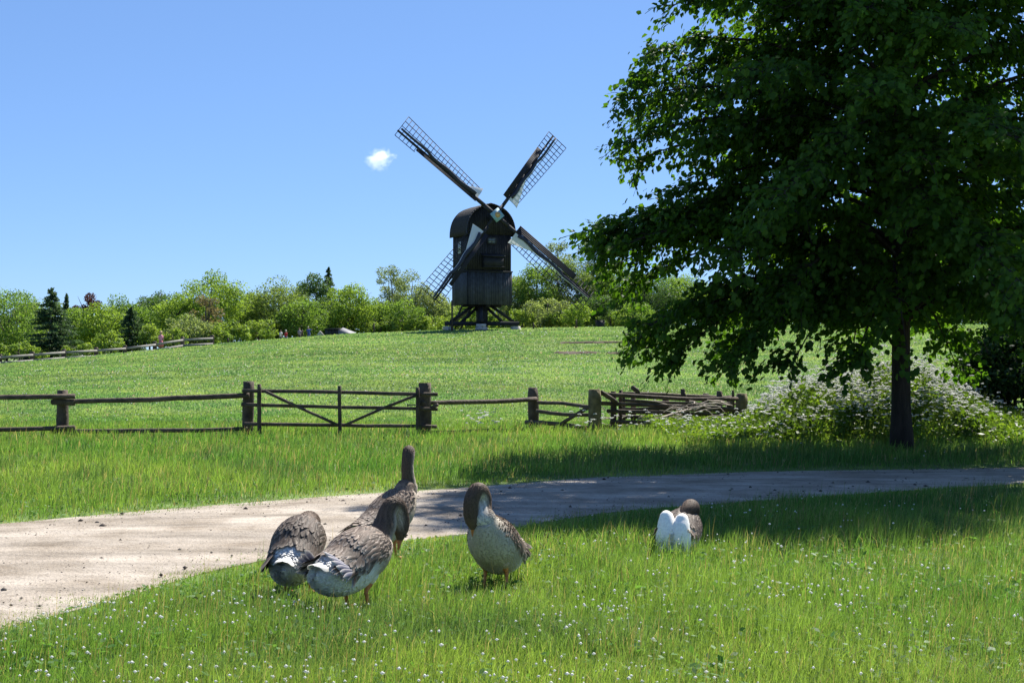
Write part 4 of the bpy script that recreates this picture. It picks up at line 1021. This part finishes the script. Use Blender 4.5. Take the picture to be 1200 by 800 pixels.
def catmull(A, sub):
    A = np.asarray(A, float); n_ = len(A); out = []
    for i in range(n_-1):
        p0, p1, p2, p3 = A[max(i-1, 0)], A[i], A[i+1], A[min(i+2, n_-1)]
        for j in range(sub):
            t_ = j/sub; out.append(.5*((2*p1)+(-p0+p2)*t_+(2*p0-5*p1+4*p2-p3)*t_**2+(-p0+3*p1-3*p2+p3)*t_**3))
    out.append(A[-1]); return np.array(out)
# body stations: x y z  half-width half-height
BODY = [(-.335, 0, .335, .02, .012), (-.315, 0, .325, .062, .042), (-.27, 0, .31, .108, .088), (-.20, 0, .30, .142, .128), (-.12, 0, .31, .163, .152), (-.02, 0, .33, .172, .166), (.075, 0, .355, .163, .162), (.155, 0, .39, .138, .143), (.215, 0, .43, .106, .113), (.248, 0, .475, .076, .082)]
GOOSE_SPOTS = None
def goose(label, loc, rz, neck, arch=0., rearw=0., plen=1., nw=1., scale=1., pitch=0., bdz=0., style='brown', legs=True, leg_x=-.02, headw=None, seed=0, primaries=True, tufts=False, fan=0., body=None, legbend=0.):
    r = np.random.default_rng(seed)
    t = thing('goose', label, 'goose', loc, rz, 'geese by the path'); t.scale = (scale,)*3
    B = np.array(body or BODY_R, float)
    c_, s_p = math.cos(pitch), math.sin(pitch)
    def tilt(p):
        p = np.array(p, float); x, z = p[..., 0].copy(), p[..., 2].copy()-.33
        p[..., 0] = x*c_-z*s_p; p[..., 2] = x*s_p+z*c_+.33+bdz; return p
    B[:, :3] = tilt(B[:, :3]); B[:, 2] -= arch*np.clip((B[:, 0]+.02)/.27, 0, 1.2)**1.5
    NK = np.array(neck, float); NK[:, 3:] *= nw; S = np.vstack([B, NK])
    S = catmull(S, 5); nS = len(S); nb = (len(B)-1)*5+1
    S[:, 3:] = np.maximum(S[:, 3:], .004)
    n_ = 32; ang = np.arange(n_)*2*np.pi/n_
    pts = S[:, :3]; tg = unit(np.gradient(pts, axis=0)); up = np.array([0, 0, 1.]); ups = []
    up = up-tg[0]*np.dot(up, tg[0]); up /= np.linalg.norm(up)
    for i in range(nS):
        up = up-tg[i]*np.dot(up, tg[i]); up /= np.linalg.norm(up); ups.append(up)
    ups = np.array(ups); sds = np.cross(ups, tg)   # left
    def surf(fi, a, lift=0.):
        fi = np.clip(np.asarray(fi, float), 0, nS-1.001); i = fi.astype(int); f_ = (fi-i)[..., None]
        g = lambda A: A[i]*(1-f_)+A[i+1]*f_
        s = g(S); sd = g(sds); u_ = g(ups); ca, sa = np.cos(a)[..., None], np.sin(a)[..., None]
        # belly a bit flatter, fuller low
        return s[..., :3]+sd*ca*(s[..., 3:4]+lift)+u_*sa*(s[..., 4:5]+lift), unit(sd*ca/np.maximum(s[..., 3:4], .005)+u_*sa/np.maximum(s[..., 4:5], .005)), g(tg)
    FI, AA = np.meshgrid(np.arange(nS), ang, indexing='ij')
    i = FI.astype(int)
    V = pts[i]+sds[i]*(np.cos(AA)*S[i, 3])[..., None]+ups[i]*(np.sin(AA)*S[i, 4])[..., None]
    def colour(fi, a, sty=style):
        """plumage pattern: fi index along tail..bill, a angle (pi/2 = back)"""
        fi = np.asarray(fi, float); b = fi/(nb-1); dors = np.sin(a); L_ = fi.shape+(1,)
        c = np.zeros(fi.shape+(3,))
        back = np.clip((dors+.15-.30*np.clip((.5-b)/.3, 0, 1))/.3, 0, 1)[..., None]
        rear = np.clip((.56+rearw*.2-b)/.14, 0, 1)[..., None]
        flank = BR_L*.9 if sty != 'pale' else CHEST*1.1
        low = flank*(1-rear)+WHT*rear
        c = low*(1-back)+BR_M*back
        # rump top white
        rump = np.clip((.17+rearw*.35-b)/.05, 0, 1)[..., None]; c = c*(1-rump)+WHT*rump
        chest = np.clip((b-.72)/.2, 0, 1)[..., None]; cc = (CHEST if sty == 'pale' else BR_L*1.05); chest = chest*(1-back*(.0 if sty == 'pale' else 1.)); c = c*(1-chest)+cc*chest
        nk = np.clip((fi-nb)/(nS-nb), 0, 1)
        nkm = np.clip((fi-nb+3)/6, 0, 1)[..., None]
        dark = np.clip((np.sin(a)+.35)/.6, 0, 1)[..., None]
        front = (np.array([.64, .60, .53]) if sty == 'pale' else BR_D if sty == 'dark' else BR_L*1.1)
        nc = front*(1-dark)+(BR_D*1.45)*dark
        hd = np.clip((nk-.62)/.15, 0, 1)[..., None]; nc = nc*(1-hd)+(BR_D*1.35)*hd
        return c*(1-nkm)+nc*nkm
    C = colour(FI, AA)*r.uniform(.9, 1.1, FI.shape+(1,))
    # neck furrows: shallow spiral relief
    fur = .0036*np.sin(AA*11+FI*.55)*np.clip((FI-nb)/4, 0, 1)*np.clip((nS-8-FI)/6, 0, 1)
    V = V+(sds[i]*np.cos(AA)[..., None]+ups[i]*np.sin(AA)[..., None])*fur[..., None]
    Vf = V.reshape(-1, 3); Q = []
    for a_ in range(nS-1):
        for j in range(n_): q = a_*n_+j; k = a_*n_+(j+1) % n_; Q.append((q, k, k+n_, q+n_))
    Vf = np.vstack([Vf, pts[0], pts[-1]]); T = [(len(Vf)-2, (j+1) % n_, j) for j in range(n_)]+[(len(Vf)-1, (nS-1)*n_+j, (nS-1)*n_+(j+1) % n_) for j in range(n_)]
    Cf = np.vstack([C.reshape(-1, 3), WHT, BR_D])
    mesh_np('body', Vf, [np.array(Q), np.array(T)], M_plume, t, Cf, True)
    # ---- feathers
    nL, nW = 6, 5
    def feathers(FIv, Av, ln, wd, ci, ce, lift0, lift1, side=0., curl=0., slim=0.):
        m_ = len(FIv); p, nr, tgv = surf(FIv, Av, .0006)
        bk = -tgv; bk = unit(bk-nr*np.sum(bk*nr, -1, keepdims=True)); sd = np.cross(nr, bk)
        sdv = np.broadcast_to(np.asarray(side, float), (m_,))
        dr = bk*np.cos(sdv)[:, None]+sd*np.sin(sdv)[:, None]; sd = np.cross(nr, dr)
        u = np.linspace(0, 1, nL); v = np.linspace(-1, 1, nW)
        prof = np.interp(u, [0, .25, .6, .85, 1], [.45, .85, 1, .72, .12])
        P_ = p[:, None, None]+dr[:, None, None]*(ln[:, None, None, None]*u[None, :, None, None])
        P_ = P_+sd[:, None, None]*(wd[:, None, None, None]*.5*prof[None, :, None, None]*v[None, None, :, None])
        hgt = lift0+(lift1-lift0)*u[None, :, None]**1.3-.18*wd[:, None, None]*(v**2)[None, None, :]*prof[None, :, None]-np.asarray(curl)*ln[:, None, None]*(u[None, :, None]**2)
        # follow the falling body surface: drop by curvature
        P_ = P_+nr[:, None, None]*hgt[..., None]
        ed = np.clip(np.maximum(np.abs(v)[None, :]*1.0-.55, (u[:, None]-.72)*2.2), 0, 1)*1.6; ed = np.clip(ed, 0, 1)[None, :, :, None]
        mid = (np.abs(v) < .1)[None, None, :, None]*.15
        cc = ci[:, None, None]*(1-ed)+ce[:, None, None]*ed; cc = cc*(1-mid)
        base = (np.arange(nL-1)[:, None]*nW+np.arange(nW-1)[None]).ravel(); q = np.stack([base, base+1, base+nW+1, base+nW], 1)
        Fq = (q[None]+np.arange(m_)[:, None, None]*nL*nW).reshape(-1, 4)
        return P_.reshape(-1, 3), Fq, cc.reshape(-1, 3)
    def fbuild(name, lst):
        n0 = 0; Vs, Fs, Cs = [], [], []
        for v_, f_, c_q in lst: Vs.append(v_); Fs.append(f_+n0); Cs.append(c_q); n0 += len(v_)
        return mesh_np(name, np.vstack(Vs), np.vstack(Fs), M_feather, t, np.vstack(Cs), True)
    def rows(a0, a1, f0, f1, step, aspace):
        FIo, Ao = [], []
        k = 0; fi = f1
        while fi > f0:
            ii = int(min(fi, nS-2)); rad = .5*(S[ii, 3]+S[ii, 4])
            da = aspace/max(rad, .03); m_ = max(2, int((a1-a0)/da)); aa = a0+(np.arange(m_)+.5*(k % 2))*(a1-a0)/m_
            FIo.append(np.full(m_, fi)+r.normal(0, .25, m_)); Ao.append(aa+r.normal(0, .06, m_)); fi -= step; k += 1
        return np.concatenate(FIo), np.concatenate(Ao)
    # soft cover of the whole body (small)
    FIv, Av = rows(0, 2*np.pi, 3, nb-2, .62, .017); m_ = len(FIv)
    cc = colour(FIv, Av)*r.uniform(.93, 1.05, (m_, 1))
    cover = feathers(FIv, Av, np.full(m_, .042)*r.uniform(.8, 1.2, m_), np.full(m_, .026), cc*.98, np.clip(cc*1.05, 0, .88), np.where(FIv < nb*.5, .0003, .0008)[:, None, None], np.where(FIv < nb*.5, .0006, .0022)[:, None, None], r.normal(0, .12, m_), np.where(FIv < nb*.5, .06, .04)[:, None, None])
    lst = [cover]
    FIv, Av = rows(0, 2*np.pi, nb-2, nS-12, .5, .010); m_ = len(FIv)
    cc = colour(FIv, Av)*r.uniform(.75, 1.2, (m_, 1))
    lst.append(feathers(FIv, Av, np.full(m_, .020)*r.uniform(.8, 1.2, m_), np.full(m_, .011), cc*.85, np.clip(cc*1.35, 0, .85), .0005, .0025, r.normal(0, .2, m_), .02))
    fbuild('down', lst)
    # wings
    for s in (1, -1):
        lst = []
        lo_, hi_ = (-.05, math.pi/2+.05) if s == 1 else (math.pi/2-.05, math.pi+.05)
        FIv, Av = rows(lo_, hi_, nb*(.24+rearw*.26), nb*.93, 1.05, .026)
        b = FIv/(nb-1); m_ = len(FIv)
        ln = np.interp(b, [.2, .5, .85], [.13, .095, .058])*r.uniform(.75, 1.25, m_); wd = np.interp(b, [.2, .5, .85], [.042, .040, .034])*r.uniform(.9, 1.1, m_)
        tone = np.interp(b, [.2, .45, .85], [.55, .8, 1.15])[:, None]
        ci = (BR_M*.70*tone)*r.uniform(.45, 1.35, (m_, 1)); ce = (BR_L*np.interp(b, [.2, .85], [1.3, 1.1])[:, None])*r.uniform(.85, 1.1, (m_, 1))
        if style == 'grey': ci = ci*1.18; ce = ce*1.15
        if style == 'dark': ci = ci*.62; ce = ce*.60
        lst.append(feathers(FIv, Av, ln, wd, ci, ce, .006, np.interp(b, [.2, .8], [.016, .009])[:, None, None], r.normal(0, .20, m_)-s*.10, .10))
        # long flight feathers folded along the flank, tips over the rump
        if primaries:
            m_ = 11; q = np.linspace(0, 1, m_); a_ = (.12+.75*q) if s == 1 else (math.pi-.12-.75*q)
            f_ = nb*(.44-.10*q); ln = (.17+.05*q)*plen
            ci = np.tile(BR_D*.75, (m_, 1))*r.uniform(.8, 1.2, (m_, 1)); ce = np.tile(BR_L*.9, (m_, 1))
            if style == 'grey': ce = np.tile(GREY*1.25, (m_, 1))
            lst.append(feathers(f_, a_, ln, np.full(m_, .038), ci, ce, .014, .022+.02*r.uniform(0, 1, (m_, 1, 1)), s*(-.22-.25*q)+r.normal(0, .05+fan, m_), .16))
            if fan:   # a few loosely hanging flight feathers
                m_ = 6; q = np.linspace(0, 1, m_); a_ = (.1+.5*q) if s == 1 else (math.pi-.1-.5*q)
                lst.append(feathers(nb*(.40-.05*q), a_, .15+.03*q, np.full(m_, .04), np.tile(np.array([.10, .10, .14]), (m_, 1))*r.uniform(.7, 1.6, (m_, 1)), np.tile(GREY*1.5, (m_, 1)), .02, .05, s*(.15+.5*q), .05))
        fbuild('wing', lst)
    # tail fan
    m_ = 3 if tufts else 13; q = np.linspace(-1, 1, m_)*(.5 if tufts else 1)
    ci = np.tile(WHT*.93, (m_, 1)); ce = np.tile(WHT, (m_, 1))
    a_ = math.pi/2-q*1.1; lst = [feathers(np.full(m_, 14.)+r.uniform(-2, 1, m_), math.pi/2-q*.8, np.full(m_, .10), np.full(m_, .055), ci, ce, .002, .005, q*.2, .12)]
    if tufts:
        for yy, zz in ((.052, .505), (-.060, .485)):
            mbt = MB(); mbt.tube(catmull([(-.315, yy*.95, .215), (-.345, yy, .31), (-.335, yy, .39), (-.315, yy*1.1, zz-.04), (-.305, yy*1.15, zz+.005), (-.30, yy*1.15, zz+.025)], 3), np.interp(np.linspace(0, 1, 16), [0, .25, .5, .8, 1], [.085, .088, .072, .044, .012]), 14, col_=WHT, wob=.05); mbt.build('rump_tuft', M_plume, t, smooth=True)
    if not tufts: fbuild('tail', lst)
    # bill and eyes
    e = pts[-1]; d = tg[-1]; u_ = ups[-1]; sd = sds[-1]
    mb = MB(); L_ = .062; V = []; nn = 10
    prof = [(-.012, .0155, .017), (.0, .016, .0175), (.02, .0145, .0135), (.042, .0125, .009), (.058, .0095, .006), (L_, .003, .003)]
    for q_, wx, hz in prof:
        for j in range(nn): a_ = j*2*math.pi/nn; V.append(e+d*q_+sd*math.cos(a_)*wx+u_*(math.sin(a_)*hz-.06*q_))
    Qb = [(a*nn+j, a*nn+(j+1) % nn, (a+1)*nn+(j+1) % nn, (a+1)*nn+j) for a in range(len(prof)-1) for j in range(nn)]
    mb.add(V, Qb, [tuple([(len(prof)-1)*nn+j, (len(prof)-1)*nn+(j+1) % nn, (len(prof)-1)*nn]) for j in range(1, nn-1)]); mb.build('bill', M_orange, t, smooth=True)
    ie = nS-9
    for s in (1, -1):
        c0 = pts[ie]+sds[ie]*S[ie, 3]*.93*s+ups[ie]*S[ie, 4]*.25
        mb = MB(); mb.tube([c0-sds[ie]*.005*s, c0, c0+sds[ie]*.005*s], [.004, .0068, .003], 10); mb.build('eye', M_eye, t, smooth=True)
    # legs
    if legs:
        for k, s in enumerate((1, -1)):
            dx = legbend*s
            hipp = tilt(np.array([leg_x+.03, s*.075, .24])); 
            kn = np.array([leg_x+.01+dx*.4, s*.078, .165]); hk = np.array([leg_x-.025+dx*.7, s*.08, .115]); ft = np.array([leg_x+.005+dx, s*.085, .012])
            mb = MB(); mb.tube(catmull([hipp, kn, hk, ft], 3), np.interp(np.linspace(0, 1, 10), [0, .3, .6, 1], [.034, .024, .0125, .0115]), 9); mb.tube([hk+np.array([-.004, 0, .008]), hk, hk-np.array([0, 0, .01])], [.010, .0155, .010], 8)
            leg = mb.build('leg', M_orange, t, smooth=True)
            mf = MB(); toes = [(ft[0]+.075*math.cos(a_), ft[1]+.075*math.sin(a_), .006) for a_ in (-.5, 0, .5)]
            for q_ in toes: mf.tube([ft, (np.array(q_)+ft)/2+np.array([0, 0, .006]), q_], [.009, .007, .004], 6)
            mf.add([tuple(ft)]+toes, None, [(0, 1, 2), (0, 2, 3)]); mf.build('foot', M_orange, leg)
            # feathered thigh tuft belongs to the body colour
            mt = MB(); cth = (WHT*.8 if style == 'grey' else BR_L*.9); mt.tube([hipp+np.array([0, 0, .03]), (hipp+kn)/2, kn], [.055, .045, .022], 10, col_=cth); mt.build('thigh', M_plume, t, smooth=True)
    return t
BODY_R = [(-.385, 0, .318, .004, .004), (-.382, 0, .316, .030, .026), (-.368, 0, .309, .062, .055), (-.335, 0, .298, .096, .086), (-.27, 0, .287, .130, .120), (-.185, 0, .288, .154, .146), (-.10, 0, .30, .168, .16)]+BODY[5:]
def gx(x, D): return (x-600)/F*D
NK_UP = [(.255, 0, .53, .056, .062), (.245, 0, .60, .046, .050), (.235, 0, .67, .041, .045), (.232, 0, .735, .039, .043), (.24, 0, .79, .040, .045), (.258, .008, .828, .042, .045), (.285, .022, .840, .040, .041), (.311, .036, .832, .028, .029), (.328, .045, .824, .018, .019)]
NK_HANG = [(.275, 0, .50, .070, .076), (.297, 0, .565, .055, .060), (.335, -.01, .612, .050, .054), (.378, -.02, .596, .048, .053), (.398, -.025, .54, .047, .054), (.402, -.03, .485, .046, .053), (.398, -.03, .44, .041, .044), (.392, -.03, .405, .028, .029), (.388, -.03, .385, .018, .019)]
NK_GRAZE = [(.285, 0, .43, .072, .075), (.34, 0, .395, .055, .056), (.395, 0, .36, .044, .046), (.43, 0, .27, .041, .043), (.45, 0, .19, .040, .043), (.465, 0, .14, .038, .040), (.48, 0, .10, .027, .027), (.488, 0, .085, .018, .019)]
NK_PREEN = [(.225, -.01, .525, .064, .070), (.190, -.02, .585, .053, .058), (.178, -.02, .64, .048, .052), (.205, -.03, .688, .047, .051), (.258, -.045, .695, .046, .052), (.292, -.06, .64, .046, .055), (.296, -.065, .575, .045, .054), (.290, -.065, .52, .041, .047), (.280, -.06, .475, .028, .030), (.274, -.06, .455, .018, .020)]
NK_FOLD = [(.225, -.02, .44, .075, .08), (.20, -.045, .485, .065, .07), (.14, -.06, .515, .060, .064), (.08, -.06, .52, .060, .064), (.02, -.05, .50, .056, .058), (-.03, -.03, .47, .042, .044), (-.06, -.02, .445, .028, .028), (-.075, -.018, .43, .018, .018)]
goose('grey-brown goose standing tall with its long neck upright at the path edge', (*GSP[0], 0), R(57), NK_UP, nw=1.15, scale=.93, pitch=R(14), bdz=.01, style='brown', seed=1)
goose('goose with white rump and ruffled grey wings in front, its neck bent down ahead', (*GSP[1], 0), R(58), NK_HANG, arch=.10, scale=.97, pitch=R(9), bdz=.0, style='grey', seed=2, fan=.2, leg_x=.0, rearw=.75, plen=.72, body=BODY_R)
goose('dark-backed goose grazing with lowered head, leftmost of the four together', (*GSP[2], 0), R(84), NK_GRAZE, arch=.16, scale=.97, pitch=R(17), bdz=.0, style='dark', seed=3, rearw=.8, plen=.8, body=BODY_R)
goose('pale-chested goose facing the viewer and preening with its head bent down', (*GSP[3], 0), R(-107), NK_PREEN, nw=1.08, scale=.95, pitch=R(12), bdz=-.01, style='pale', seed=4, legbend=.02, plen=.72)
goose('goose lying in the grass with white rump up and dark head folded back', (*GSP[4], -.155), R(72), NK_FOLD, scale=.93, pitch=R(-4), style='dark', seed=5, legs=False, tufts=True, rearw=1., plen=.6, nw=1.05)
